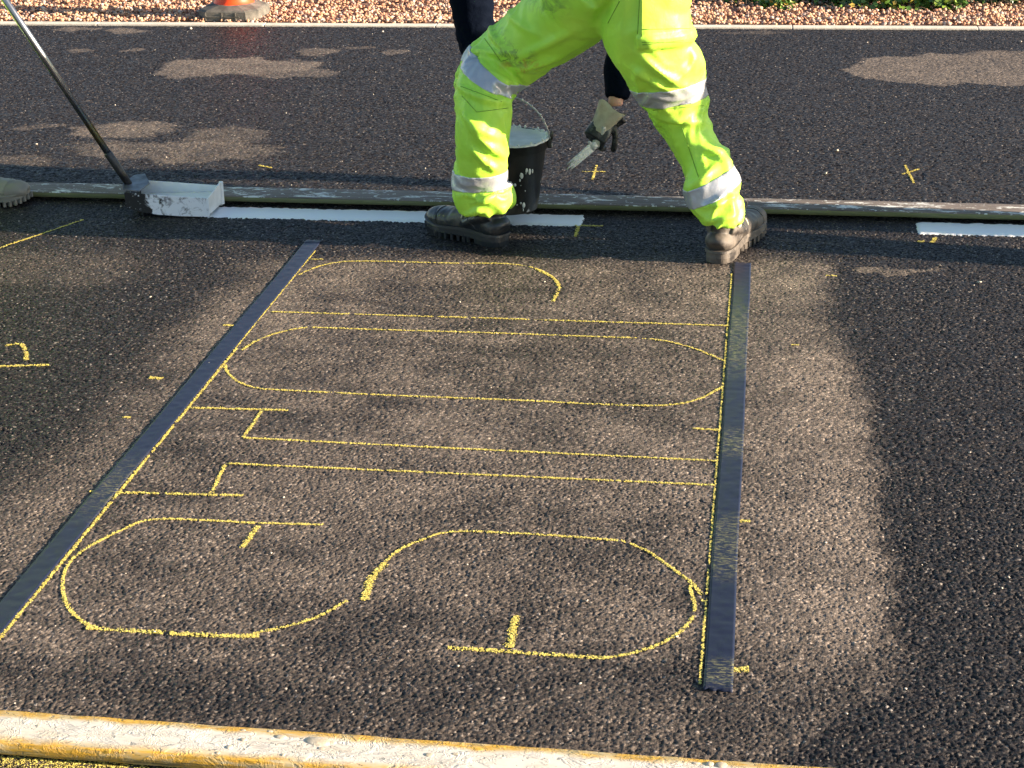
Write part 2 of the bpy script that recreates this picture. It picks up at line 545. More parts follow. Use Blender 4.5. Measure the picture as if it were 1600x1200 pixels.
def leaves(name, pos, size, tone, parent=None):
    n = len(pos)
    A = rng.normal(size=(n, 3)); A[:, 2] = np.abs(A[:, 2]) * 1.2 + .5; A[:, 1] -= .5
    N = A / np.linalg.norm(A, axis=1)[:, None]
    T = np.cross(N, rng.normal(size=(n, 3))); T /= np.linalg.norm(T, axis=1)[:, None]
    B = np.cross(N, T)
    V = LEAF[None] * size[:, None, None]
    Q = V[..., 0:1] * T[:, None] + V[..., 1:2] * B[:, None] + V[..., 2:3] * N[:, None] + pos[:, None]
    Fq = (LF[None] + (np.arange(n) * 9)[:, None, None]).reshape(-1, 3)
    me = np_mesh(name, Q.reshape(-1, 3), Fq)
    at = me.attributes.new('tone', 'FLOAT', 'POINT')
    at.data.foreach_set('value', np.repeat(tone, 9).astype(np.float32))
    return mesh_obj(name, me, M_LEAF, parent, smooth=False)

def shrub(cx, cy, rx, ry, hz, n, tb, label, sz=.03, group='ivy clumps along the back of the gravel'):
    r = empty('ivy_plant', (cx, cy, .0))
    tag(r, label, 'plant', group)
    k = rng.normal(size=(n, 3)); k /= np.linalg.norm(k, axis=1)[:, None]
    rad = .55 + .5 * rng.random(n) ** .5
    q = k * rad[:, None] * np.array([rx, ry, hz]); q[:, 2] = np.abs(q[:, 2])
    lump = 1 + .35 * (gnoise(q[:, 0] + cx, q[:, 2] * 1.3 + cy, .09, 5) - .5) * 2
    q *= lump[:, None]
    z0 = .0
    pos = q + np.array([cx, cy, z0 + .01])
    tone = np.clip(tb + (rng.random(n) - .5) * .7, 0, 1)
    leaves('foliage', pos, sz * (.6 + .7 * rng.random(n)), tone, r)
    b = bmesh.new()
    for _ in range(9):
        a = random.uniform(0, 6.28); e = random.uniform(.5, .95)
        p0 = (cx + random.uniform(-.1, .1) * rx, cy, z0 - .01)
        p1 = (cx + math.cos(a) * rx * e * .6, cy + math.sin(a) * ry * e * .6, z0 + hz * .45 * e)
        p2 = (cx + math.cos(a) * rx * e, cy + math.sin(a) * ry * e, z0 + hz * e * .8)
        tube(b, [p0 + (.006,), p1 + (.004,), p2 + (.002,)], 6, 3)
    obj('stem', b, M_TWIG, r)
    return r
shrub(.06, 9.10, .10, .07, .06, 240, .85, 'yellow green ivy clump on the gravel just right of the bright trousers', .028)
shrub(-.02, 9.30, .24, .16, .16, 600, .45, 'dark ivy clump peeping out right beside the worker', .032)
shrub(.36, 9.29, .20, .14, .14, 600, .42, 'low ivy clump left of the brightest leaves at the top edge', .032)
shrub(.63, 9.17, .20, .12, .14, 650, .72, 'bright green broad leaved ivy clump at the top edge', .038)
shrub(.92, 9.13, .11, .07, .08, 260, .66, 'small bright ivy sprig right of the broad leaved clump', .036)
shrub(1.22, 9.33, .26, .15, .17, 600, .35, 'dark ivy clump nearest the top right corner', .032)
# denser planting behind
n = 11000
lx = rng.uniform(-1.0, 6, n); ly = rng.uniform(9.42, 10.6, n)
lz = rng.random(n) ** .7 * (.10 + .32 * np.clip(ly - 9.4, 0, 1)) * (.6 + .8 * gnoise(lx, ly, .35, 9))
o = leaves('ground_ivy', np.stack([lx, ly, lz + .02], -1), .035 * (.6 + .8 * rng.random(n)), np.clip(.12 + .5 * rng.random(n), 0, 1))
tag(o, 'dense dark ivy bank behind the gravel on the right', 'ivy', kind='stuff')
# dead leaves and sticks at the foot of the ivy
b = bmesh.new()
for _ in range(60):
    q = Vector((random.uniform(-.3, 1.9), random.uniform(9.0, 9.35), .02))
    a = random.uniform(0, 6.28); l = random.uniform(.03, .12)
    tube(b, [(q.x, q.y, q.z, .002), (q.x + math.cos(a) * l / 2, q.y + math.sin(a) * l / 2, q.z + random.uniform(.0, .03), .002), (q.x + math.cos(a) * l, q.y + math.sin(a) * l, q.z, .001)], 5, 2)
tag(obj('twig_litter', b, M_TWIG), 'thin brown twigs scattered on the gravel by the ivy', 'twigs', kind='stuff')

# ------------------------------------------------------------------ painted and chalked marks
t = NT('road_paint')
v = t.geo()
M_PAINT = t.out(t.mix(t.noise(v, 14, 4), (.78, .79, .80), (.84, .84, .82)), .32, t.bump(t.noise(v, 95, 3, .5), .35, .0015))
def paint_line(xa, xb, ya, yb, label):
    st = .006
    nx = int((xb - xa) / st); ny = 12
    xs = np.linspace(xa, xb, nx + 1); vs = np.linspace(0, 1, ny + 1)
    X, U = np.meshgrid(xs, vs)
    lo = ya + (gnoise(xs, xs * 0, .010, 41) - .5) * .009 + (gnoise(xs, xs * 0, .15, 42) - .5) * .006
    hi = yb + (gnoise(xs, xs * 0, .010, 43) - .5) * .014 + (gnoise(xs, xs * 0, .2, 44) - .5) * .006
    Y = lo[None] * (1 - U) + hi[None] * U
    X = X + ((X == xb) * (gnoise(Y * 1.0, Y * 0, .012, 45) - .5) * .012)
    edge = np.minimum(np.minimum(U, 1 - U) * 8, 1) * np.minimum(np.minimum(X - xa, xb - X) / .012, 1).clip(0)
    Z = .0004 + .0026 * edge + .0008 * (gnoise(X, Y, .02, 46) - .5)
    Z = np.where(edge < .02, -.004, Z)
    idx = np.arange(Z.size).reshape(Z.shape)
    me = np_mesh('painted_line', np.stack([X, Y, Z], -1).reshape(-1, 3), np.stack([idx[:-1, :-1], idx[:-1, 1:], idx[1:, 1:], idx[1:, :-1]], -1).reshape(-1, 4))
    o = mesh_obj('painted_line', me, M_PAINT)
    return tag(o, label, 'painted line', 'fresh white line along the plank')
LY0, LY1 = 5.130, 5.258
paint_line(G(322, 330).x, G(911, 345).x, LY0, LY1, 'fresh white paint line running from the spreader box past the bucket')
paint_line(G(1432, 358).x, 2.4, LY0 + .01, LY1 + .012, 'fresh white paint line beside the plank at the right edge')

t = NT('yellow_chalk')
v = t.geo()
M_CHALK = t.out(t.mix(t.noise(v, 60, 3), (.60, .50, .08), (.78, .68, .20)), .85, t.bump(t.noise(v, 700, 2), .5, .001))
def chalk(name, lines, label, cat, group=None, width=.0046, dens=.85):
    """lines: list of (points in photo px, width factor, density factor)"""
    P_ = []
    for ln in lines:
        pts, wf, df = ln if isinstance(ln, tuple) and len(ln) == 3 and not isinstance(ln[1], tuple) else (ln, 1, 1)
        g = [G(*p) for p in pts]
        g = crom([(q.x, q.y) for q in g], 10) if len(g) > 2 and wf != 'x' else [np.array((q.x, q.y)) for q in g]
        for a, b in zip(g, g[1:]):
            L = np.linalg.norm(b - a)
            k = int(L * 11500 * df * dens * wf)
            if k < 1: continue
            u = rng.random(k)
            nrm = np.array([-(b - a)[1], (b - a)[0]]) / max(L, 1e-6)
            P_.append(a + (b - a) * u[:, None] + nrm * (rng.normal(size=(k, 1)) * width * wf * .36))
    Q = np.concatenate(P_)
    h, tn = stones(Q[:, 0], Q[:, 1])
    hk = h; h = h * .88 * (1 - .42 * np.clip(dust_at(Q[:, 0], Q[:, 1]) * 1.5, 0, 1))
    w = gnoise(Q[:, 0], Q[:, 1], .03, 51) + .5 * gnoise(Q[:, 0], Q[:, 1], .009, 52)
    keep = (hk > -.0026) & (w + .25 * rng.random(len(h)) > .53)
    Q = Q[keep]; h = h[keep]; n = len(Q)
    r = .0006 + .0009 * rng.random(n)
    ang = rng.random((n, 1)) * 6.28 + np.arange(5)[None] * (6.283 / 5)
    rr = r[:, None] * (.6 + .7 * rng.random((n, 5)))
    X = Q[:, 0:1] + np.cos(ang) * rr; Y = Q[:, 1:2] + np.sin(ang) * rr
    tl = (rng.random((n, 2)) - .5) * .7
    Z = h[:, None] + .0009 + tl[:, 0:1] * (X - Q[:, 0:1]) + tl[:, 1:2] * (Y - Q[:, 1:2]) + rng.random((n, 1)) * .0008
    me = np_mesh(name, np.stack([X, Y, Z], -1).reshape(-1, 3), np.arange(n * 5).reshape(n, 5))
    o = mesh_obj(name, me, M_CHALK, smooth=False)
    return tag(o, label, cat, group)
CG = 'yellow chalk outlines of the letters of the road marking'
def cl(*pts): return (list(pts), 1, 1)
def st(a, b, w=1, d=1): return ([a, b], w, d)
chalk('chalk_letter', [cl((505, 820), (400, 817), (300, 812), (235, 812), (190, 828), (130, 860), (105, 885), (98, 915), (105, 945), (125, 968), (150, 981)),
                       (([(135, 981), (250, 988), (340, 993), (405, 994)]), 1.7, 1.2), cl((395, 990), (450, 978), (500, 962), (542, 938)),
                       st((404, 822), (378, 856), 1.6), (([(569, 938), (580, 905), (600, 880)]), 2.0, 1.2), cl((595, 885), (620, 862), (655, 845), (705, 831), (800, 833), (900, 839), (985, 846)),
                       cl((975, 846), (1010, 860), (1050, 888), (1085, 915), (1100, 940)), cl((1077, 915), (1086, 950), (1075, 975), (1040, 1002), (990, 1020), (945, 1028)),
                       (([(945, 1028), (850, 1022), (770, 1016), (700, 1012)]), 1.4, 1.2), st((806, 962), (796, 1012), 2.0)],
      'yellow chalk outline of a sideways letter S nearest the yellow edged plank', 'chalk lettering', CG)
chalk('chalk_letter', [st((140, 768), (380, 774), 1.3), ([(330, 772), (352, 724)], 1.2, 1), st((352, 724), (600, 735)), st((600, 735), (1116, 758)),
                       st((298, 637), (450, 641), 1.3), st((408, 643), (380, 684), 1.2), st((380, 684), (700, 700)), st((700, 700), (1122, 720))],
      'yellow chalk outline of a sideways letter T between the O and the S', 'chalk lettering', CG)
chalk('chalk_letter', [cl((378, 547), (400, 533), (435, 520), (480, 512), (560, 514), (760, 520), (930, 526), (1020, 530), (1080, 543), (1135, 565)),
                       cl((352, 570), (356, 582), (372, 596), (400, 606), (450, 610), (620, 618), (800, 625), (950, 632), (1040, 633), (1090, 624), (1130, 604))],
      'yellow chalk outline of a stretched sideways letter O', 'chalk lettering', CG)
chalk('chalk_letter', [st((422, 487), (760, 497)), st((760, 497), (1142, 509)), cl((462, 432), (485, 421), (520, 411), (570, 408), (700, 411), (790, 412), (835, 419), (865, 434), (874, 450), (864, 470)),
                       ([(835, 419), (866, 436), (872, 452), (864, 471)], 1.3, 1)],
      'yellow chalk outline of a sideways letter P nearest the workers boots', 'chalk lettering', CG)
def tapeX(y, X):  # photo x of a point on the line X=const
    Y = G(800, y).y
    a, b = to_px(np.array([X]), np.array([Y])); return (float(a[0]), y)
TL, TR = -1.388, -.037
def chalk_run(X, y0, y1, w, d, label):
    k = 14
    a = G(800, y0).y; b = G(800, y1).y
    pts = [to_px(np.array([X]), np.array([a + (b - a) * i / k])) for i in range(k + 1)]
    chalk('chalk_line', [([(float(p[0][0]), float(p[1][0])) for p in pts], w, d)], label, 'chalk line', 'chalk lines along the tapes')
chalk_run(TL + .029, 400, 560, .5, .7, 'faint yellow chalk line along the upper part of the left tape')
chalk_run(TL + .032, 560, 1090, 1.0, 1.0, 'thick yellow chalk line along the lower part of the left tape')
chalk_run(TR - .030, 418, 1050, .65, .9, 'thin yellow chalk line along the left edge of the right tape')
CM = 'small yellow chalk setting out marks'
for pts, lab, w in [([[(233, 590), (254, 591)]], 'short yellow dash left of the left tape level with the O', 1.6),
                 ([[(349, 508), (366, 509)]], 'short yellow dash touching the left tape below its top end', 1.3),
                 ([[(191, 652), (204, 652)]], 'faint yellow dash left of the tape just above the T', 1.0),
                 ([[(1082, 669), (1124, 672)]], 'yellow dash inside the right tape above the T stem', 1.0),
                 ([[(1156, 814), (1172, 814)]], 'short yellow dash right of the right tape level with the S top', 1.3),
                 ([[(1144, 1046), (1170, 1046)]], 'bold yellow dash right of the right tape near its bottom end', 2.0),
                 ([[(1290, 430), (1308, 431)]], 'faint yellow dash right of the workers right boot', .8),
                 ([[(1236, 539), (1248, 539)]], 'faint yellow dash right of the right tape level with the O', .8),
                 ([[(486, 405), (505, 405)]], 'faint yellow dash at the top end of the left tape', .8),
                 ([[(0, 572), (82, 570)], [(8, 540), (30, 537), (40, 548), (41, 563)]], 'yellow hooked squiggle above a short line at the left edge', 1.2),
                 ([[(-60, 412), (0, 387), (60, 367), (130, 343)]], 'long yellow slanting line at the upper left edge', .9),
                 ([[(910, 268), (946, 268)], [(932, 258), (926, 280)]], 'yellow cross on the asphalt below the brush hand', 1.0),
                 ([[(1410, 272), (1436, 264)], [(1414, 258), (1428, 286)]], 'yellow cross on the asphalt at the far right', 1.0),
                 ([[(904, 352), (899, 369)], [(897, 352), (942, 353)]], 'yellow tick where the left white line stops', 1.3),
                 ([[(1434, 378), (1446, 376)], [(1456, 379), (1462, 371)]], 'two yellow flecks where the right white line starts', 1.6),
                 ([[(404, 258), (424, 262)]], 'small yellow smear above the plank right of the spreader box', 1.2)]:
    chalk('chalk_mark', [(p, w, 1.2) for p in pts], lab, 'chalk mark', CM, .0055, .8)
# yellow spray beyond the near plank
chalk('paint_overspray', [([(-150, 1172), (0, 1181), (200, 1193), (420, 1208)], 2.6, .30), ([(-150, 1188), (0, 1193), (200, 1206)], 3, .16)],
      'speckled yellow overspray on the asphalt along the near plank', 'overspray', None, .011)

# ------------------------------------------------------------------ tapes
t = NT('dark_tape')
v = t.geo()
lon = t.geo((60, 3.0, 1))
scr = t.ramp(t.noise(lon, 3.2, 5, .7), [(.58, 0), (.72, .55)])
gp = t.node('ShaderNodeNewGeometry'); sp_ = t.node('ShaderNodeSeparateXYZ'); t.link(gp.outputs['Position'], sp_.inputs[0])
patch = None
for (xc_, ya_, yb_2, k_) in ((0, 470, 570, .8), (0, 655, 700, .7), (0, 790, 885, 1.0), (0, 1010, 1055, .8), (-1.39, 740, 850, .4)):
    y1_, y0_ = G(800, ya_).y, G(800, yb_2).y
    dy_ = t.math('ABSOLUTE', t.math('SUBTRACT', sp_.outputs['Y'], (y0_ + y1_) / 2))
    m_ = t.math('SUBTRACT', 1.0, t.math('DIVIDE', dy_, (y1_ - y0_) * .62), clamp=True)
    m_ = t.math('MULTIPLY', t.math('MULTIPLY', m_, 2.2 * k_, clamp=True), t.math('LESS_THAN', t.math('ABSOLUTE', t.math('SUBTRACT', sp_.outputs['X'], xc_)), .3))
    patch = m_ if patch is None else t.math('MAXIMUM', patch, m_)
fl = t.ramp(t.noise(t.geo((50, 170, 1)), 1.2, 4, .75, .6), [(.50, 0), (.60, 1)])
c = t.mix(t.math('MULTIPLY', scr, .6), (.013, .018, .040), (.040, .052, .085))
c = t.mix(t.math('MULTIPLY', t.math('MULTIPLY', fl, patch), .38), c, (.40, .38, .16))
M_TAPE = t.out(c, t.math('ADD', .40, t.math('MULTIPLY', scr, .2)), t.bump(t.noise(v, 45, 4, .6), .25, .0015), spec=.22)
def tape(xc, ya, yb, label, w=.05):
    st = .006
    ny = int((yb - ya) / st); nx = 10
    X, Y = np.meshgrid(np.linspace(-w / 2, w / 2, nx + 1), np.linspace(ya, yb, ny + 1))
    Z = .0011 + .0012 * gnoise(X + xc, Y, .016, 61) + .0006 * gnoise(X + xc, Y, .006, 62)
    Xo = X + xc + (gnoise(Y, Y * 0, .5, 63) - .5) * .004
    # crumpled torn ends
    e = np.minimum(Y - ya, yb - Y)
    Y2 = Y + (e < .004) * (gnoise(X, Y * 0, .008, 64) - .5) * .014
    Z = Z + (e < .03) * .0025 * gnoise(X, Y, .01, 65)
    V = np.stack([Xo, Y2, Z], -1).reshape(-1, 3)
    idx = np.arange(Z.size).reshape(Z.shape)
    top = np.stack([idx[:-1, :-1], idx[:-1, 1:], idx[1:, 1:], idx[1:, :-1]], -1).reshape(-1, 4)
    V2 = V.copy(); V2[:, 2] -= .003
    # side skirts
    n0 = len(V)
    bd = np.concatenate([idx[0, :], idx[1:, -1], idx[-1, -2::-1], idx[-2::-1, 0]])
    nb = np.roll(bd, -1)
    side = np.stack([bd, bd + n0, nb + n0, nb], -1)[:-1]
    me = np_mesh('marking_tape', np.concatenate([V, V2]), np.concatenate([top, side]))
    return tag(mesh_obj('marking_tape', me, M_TAPE), label, 'tape', 'dark tapes that frame the lettering')
tape(TL, 2.30, 4.905, 'glossy dark blue black tape strip slanting up on the left')
tape(TR, 2.470, 4.80, 'dark tape strip running up to the right boot', .051)

# ------------------------------------------------------------------ planks
def plank(name, xa, xb, ya, yb, z0, z1, mats, label, group, wob=.0015):
    """board with softly rounded long edges"""
    w = yb - ya; h = z1 - z0; r = .0018
    prof = [(0, h * .18), (0, h - r), (r * .4, h - r * .35), (r * 1.2, h), (w * .2, h), (w * .4, h), (w * .6, h), (w * .8, h), (w - r, h), (w, h - r), (w, .002), (w - .002, 0), (w * .5, 0), (.012, 0), (.004, h * .05)]
    nx = int((xb - xa) / .012)
    xs = np.linspace(xa, xb, nx + 1)
    V = np.empty((nx + 1, len(prof), 3))
    for k, (py, pz) in enumerate(prof):
        V[:, k, 0] = xs
        V[:, k, 1] = ya + py + (gnoise(xs, xs * 0 + k * .0, .9, 71) - .5) * .003
        V[:, k, 2] = z0 + pz + (gnoise(xs, xs * 0 + k * 7.3, .05, 72 + k) - .5) * wob * (1 if pz > 0 else .4)
    K = len(prof)
    idx = np.arange(V.shape[0] * K).reshape(-1, K)
    nxt = np.roll(idx, -1, axis=1)
    Fq = np.stack([idx[:-1], idx[1:], nxt[1:], nxt[:-1]], -1).reshape(-1, 4)
    me = np_mesh(name, V.reshape(-1, 3), Fq)
    bmm = bmesh.new(); bmm.from_mesh(me); bmesh.ops.holes_fill(bmm, edges=[e for e in bmm.edges if e.is_boundary], sides=0)
    bmesh.ops.recalc_face_normals(bmm, faces=bmm.faces[:]); bmm.to_mesh(me); bmm.free()
    o = mesh_obj(name, me, mats, smooth=False)
    return tag(o, label, 'plank', group)
# weathered straight edge board
t = NT('weathered_board')
v = t.geo((1, 1, 1)); vg = t.geo((1.6, 75, 40))
g = t.noise(vg, 3.0, 5, .65)
c = t.mix(t.ramp(g, [(.3, 0), (.7, 1)]), (.040, .033, .029), (.21, .175, .15))
c = t.mix(t.ramp(t.noise(t.geo((1, 1, 1)), 2.1, 3), [(.45, 0), (.62, .6)]), c, (.20, .165, .145))
sp1 = t.ramp(t.noise(t.geo((1, 1.5, 1)), 34, 4, .62), [(.615, 0), (.64, 1)])
sp2 = t.ramp(t.noise(t.geo((1, 4, 1)), 8, 6, .75), [(.555, 0), (.59, 1)])
c = t.mix(t.math('MAXIMUM', sp1, sp2), c, (.62, .63, .60))
ge = t.node('ShaderNodeNewGeometry'); sx = t.node('ShaderNodeSeparateXYZ'); t.link(ge.outputs['Position'], sx.inputs[0])
moss = t.math('MULTIPLY', t.math('LESS_THAN', sx.outputs['Z'], .0275), t.math('LESS_THAN', sx.outputs['Y'], 5.30))
mcol = t.mix(t.noise(t.geo((3, 10, 60)), 6, 5, .7), (.035, .06, .012), (.26, .25, .13))
c = t.mix(moss, c, mcol)
M_BOARD = t.out(c, .8, t.bump(g, .5, .002))
plank('wooden_plank', -4.2, 2.6, 5.278, 5.392, .010, .031, M_BOARD, 'weathered grey paint spattered board laid along the white line', None)
# near plank with thick cream and yellow paint
t = NT('paint_caked_board')
v = t.geo()
pos = t.node('ShaderNodeNewGeometry'); sx = t.node('ShaderNodeSeparateXYZ'); t.link(pos.outputs['Position'], sx.inputs[0])
yy = t.math('ADD', sx.outputs['Y'], t.math('MULTIPLY', t.math('SUBTRACT', t.noise(t.geo((1, 1, 1)), 9, 5, .7), .5), .035))
edge = t.ramp(t.math('MULTIPLY', t.math('SUBTRACT', yy, 2.12), 9.5), [(.15, 1), (.33, 0), (.76, 0), (.86, 1)])
cream = t.mix(t.ramp(t.noise(v, 16, 5, .7), [(.35, 0), (.7, 1)]), (.56, .53, .45), (.68, .65, .58))
cream = t.mix(t.ramp(t.noise(t.geo((1.2, 5, 1)), 8, 5, .7), [(.5, 0), (.75, .6)]), cream, (.46, .36, .22))
yel = t.mix(t.noise(t.geo((1, 3, 1)), 30, 4, .7), (.52, .27, .02), (.62, .40, .06))
yel = t.mix(t.ramp(t.noise(t.geo((1, 4, 4)), 14, 5, .75), [(.45, 0), (.62, .85)]), yel, (.46, .41, .26))
yel = t.mix(t.ramp(t.noise(t.geo((1, 5, 5)), 33, 5, .75), [(.55, 0), (.66, .8)]), yel, (.16, .13, .05))
c = t.mix(edge, cream, yel)
grn = t.math('MULTIPLY', t.math('LESS_THAN', sx.outputs['Z'], .019), t.ramp(t.noise(t.geo((2, 8, 40)), 7, 5, .7), [(.38, 0), (.56, .95)]))
c = t.mix(grn, c, (.10, .095, .045))
pits = t.ramp(t.noise(t.geo((1, 1.6, 1)), 62, 3, .6), [(.62, 0), (.68, 1)])
c = t.mix(t.math('MULTIPLY', pits, .55), c, (.22, .22, .19))
bl = t.noise(t.geo((1, 1.6, 1)), 22, 5, .62, .9)
hh = t.math('SUBTRACT', t.ramp(bl, [(.46, 0), (.50, .6), (.54, .15), (.62, 1)]), pits)
M_CAKED = t.out(c, .5, t.bump(hh, .8, .0022))
plank('wooden_plank', -2.2, 1.6, 2.132, 2.221, .004, .033, M_CAKED, 'near plank caked with cream and yellow paint along the bottom edge', None, .0018)
# dried paint blobs stuck on the near plank
bm = bmesh.new()
for _ in range(34):
    xx = random.uniform(-1.4, .4) if random.random() < .75 else random.uniform(-.9, 0)
    r = random.uniform(.0025, .008) * (1.6 if random.random() < .1 else 1)
    if xx > -.55: r *= 1.1
    ball(bm, (xx, random.uniform(2.140, 2.214), .0328), (r * random.uniform(.8, 1.7), r * random.uniform(.6, 1.0), r * .32), 8)
q = G(500, 1146, .04)
bmesh.ops.create_uvsphere(bm, u_segments=20, v_segments=8, radius=1, matrix=Matrix.Translation((q.x, 2.196, .0325)) @ Matrix.Diagonal((.024, .012, .004, 1)))
me = bpy.data.meshes.new('dried_paint'); bm.to_mesh(me); bm.free()
o = mesh_obj('dried_paint', me, mat_simple('dried_paint', (.50, .46, .37), (.42, .36, .25), 60, .5, .5))
o.parent = bpy.data.objects['wooden_plank.001']; o['kind'] = 'stuff'

# ------------------------------------------------------------------ spreader box on its pole
def sheet(bm, pts, nrm, th):
    """flat plate from an outline, thickened along nrm"""
    n_ = Vector(nrm).normalized() * th
    a = [bm.verts.new(Vector(p)) for p in pts]; b = [bm.verts.new(Vector(p) + n_) for p in pts]
    bm.faces.new(a); bm.faces.new(b[::-1])
    for i in range(len(a)):
        j = (i + 1) % len(a)
        bm.faces.new((a[i], b[i], b[j], a[j]))
t = NT('spreader_metal')
v = t.coord()
sx = t.node('ShaderNodeSeparateXYZ'); t.link(v, sx.inputs[0])
grad = t.math('MULTIPLY', t.math('SUBTRACT', sx.outputs['X'], G(217, 322).x + .065), 2.4)
nn = t.noise(t.coord((1, 1, .8)), 22, 6, .68, .4)
wh = t.ramp(t.math('ADD', nn, grad), [(.52, 0), (.60, 1)])
whc = t.mix(t.ramp(t.noise(v, 26, 6, .75, .8), [(.38, 0), (.50, 1)]), (.20, .19, .20), (.80, .81, .84))
c = t.mix(wh, (.016, .016, .018), whc)
c = t.mix(t.ramp(t.noise(v, 60, 4, .7), [(.60, 0), (.68, .8)]), c, (.80, .81, .82))
M_SPR = t.out(c, .45, t.bump(nn, .4, .002))
M_WET = mat_simple('wet_paint', (.80, .80, .78), (.72, .72, .70), 25, .25, .3, 60)
xl, xr = G(217, 322).x, G(331, 338).x
yf, yb_ = 5.120, 5.258
sp = empty('paint_spreader', ((xl + xr) / 2, 5.19, 0))
tag(sp, 'paint splashed metal spreader box dragged along the white line on a long steel pole', 'paint spreader')
top = .083
def side_outline(y, tp=0):
    L = xr - xl
    return [(xl, y, top - .002 + tp), (xl, y, .030), (xl + L * .15, y, .016), (xl + L * .38, y, .007), (xl + L * .65, y, .004), (xr, y, .004), (xr, y, top - .016 + tp)]
bm = bmesh.new(); sheet(bm, side_outline(yf), (0, 1, 0), .003); obj('side_plate', bm, M_SPR, sp)
bm = bmesh.new(); sheet(bm, side_outline(yb_, .006), (0, -1, 0), .003); o = obj('side_plate', bm, M_WET, sp)
bm = bmesh.new(); sheet(bm, [(xl + .0032, yf + .003, .032), (xl + .0032, yb_ - .003, .032), (xl + .0032, yb_ - .003, top), (xl + .0032, yf + .003, top)], (1, 0, 0), .003); obj('end_plate', bm, M_SPR, sp)
bm = bmesh.new()
sheet(bm, [(xr - .004, yf + .003, .012), (xr - .004, yb_ - .003, .012), (xr - .002, yb_ - .003, top + .004), (xr - .003, yf + .003, top - .014)], (1, 0, .1), .004)
tube(bm, [(xr + .002, yb_ - .004, .01, .0075), (xr + .003, yb_ - .004, top + .004, .0075)], 10, 2)
obj('gate_plate', bm, M_WET, sp)
# paint inside
bm = bmesh.new()
k = 14
g0 = [[bm.verts.new((xl + .008 + (xr - xl - .014) * i / k, yf + .004 + (yb_ - yf - .008) * j / 6, .040 + .012 * (i / k) + random.uniform(-.001, .001))) for j in range(7)] for i in range(k + 1)]
for i in range(k):
    for j in range(6): bm.faces.new((g0[i][j], g0[i + 1][j], g0[i + 1][j + 1], g0[i][j + 1]))
obj('wet_paint', bm, M_WET, sp, True)
# grey lid plate where the pole is fixed
M_STEELD = mat_simple('dull_steel', (.10, .11, .12), (.22, .23, .25), 30, .4, .3, 120, metal=.6)
bm = bmesh.new()
lidz = top + .010
sheet(bm, [(xl - .004, yf + .006, top + .004), (xl + .052, yf + .002, top + .001), (xl + .066, yb_ - .07, top + .010), (xl + .028, yb_ - .006, top + .024), (xl - .008, yb_ - .010, top + .020), (xl - .022, yf + .055, top + .012)], (0, 0, 1), .004)
obj('lid_plate', bm, M_STEELD, sp)
t = NT('pole_steel')
v = t.coord()
sx = t.node('ShaderNodeSeparateXYZ'); t.link(v, sx.inputs[0])
br = t.ramp(t.math('MULTIPLY', sx.outputs['Z'], 1.0), [(.0, 0), (.23, 0), (.25, 1), (.30, 1), (.325, 0)])
c = t.mix(t.noise(t.coord((1, 1, 1)), 20, 4), (.20, .21, .23), (.30, .32, .34))
c = t.mix(br, c, (.45, .36, .18))
M_POLE = t.out(c, .30, t.bump(t.noise(v, 80, 3), .15, .001), metal=.92)
M_BLACKP = mat_simple('black_rubber', (.012, .012, .014), (.03, .03, .032), 30, .4, .3)
p0 = Vector((xl - .006, 5.175, top + .018)); p1 = P(8, 0, 5.06)
dd_ = (p1 - p0)
pe = p0 + dd_ * 1.42
pj_ = p0 + dd_ * .155
bm = bmesh.new(); tube(bm, [tuple(pj_) + (.0115,), tuple(pe) + (.0115,)], 20, 1); o = obj('pole', bm, M_POLE, sp, True)
bm = bmesh.new(); tube(bm, [tuple(p0 - dd_ * .012) + (.012,), tuple(p0 + dd_ * .06) + (.014,), tuple(p0 + dd_ * .165) + (.0145,), tuple(p0 + dd_ * .172) + (.0125,)], 16, 1); obj('pole_socket', bm, M_BLACKP, sp, True)
bm = bmesh.new(); tube(bm, [tuple(pe - dd_ * .18) + (.016,), tuple(pe) + (.016,)], 16, 1); obj('pole_grip', bm, M_BLACKP, sp, True)

# ------------------------------------------------------------------ bucket
BC = Vector((P(793, 213, 5.175).x, 5.175, 0))
ZB = .045; ZT = P(793, 214, 5.175).z
RT, RB = .131, .093
bk = empty('bucket', (BC.x, BC.y, ZB))
tag(bk, 'black plastic bucket full of white paint held behind the bent left leg', 'bucket')
t = NT('bucket_plastic')
v = t.coord()
sx = t.node('ShaderNodeSeparateXYZ'); t.link(v, sx.inputs[0])
c = t.mix(t.ramp(t.noise(v, 9, 5, .7), [(.4, 0), (.75, 1)]), (.010, .010, .011), (.040, .042, .040))
spl = t.ramp(t.noise(t.coord((1, 1, .6)), 21, 4, .6), [(.655, 0), (.67, 1)])
dirt = t.math('MULTIPLY', t.ramp(t.noise(v, 14, 5, .7), [(.4, 0), (.6, .8)]), t.math('LESS_THAN', sx.outputs['Z'], .085))
c = t.mix(dirt, c, (.13, .12, .10))
c = t.mix(spl, c, (.6, .61, .6))
M_BUCK = t.out(c, .42, t.bump(t.noise(v, 60, 3), .2, .001))
def lathe(bm, prof, c, seg=48):
    rings = []
    for r, z in prof:
        rings.append([bm.verts.new((c[0] + r * math.cos(2 * math.pi * k / seg), c[1] + r * math.sin(2 * math.pi * k / seg), z)) for k in range(seg)])
    for a, b in zip(rings, rings[1:]):
        for k in range(seg): bm.faces.new((a[k], a[(k + 1) % seg], b[(k + 1) % seg], b[k]))
    return rings
bm = bmesh.new()
h = ZT - ZB
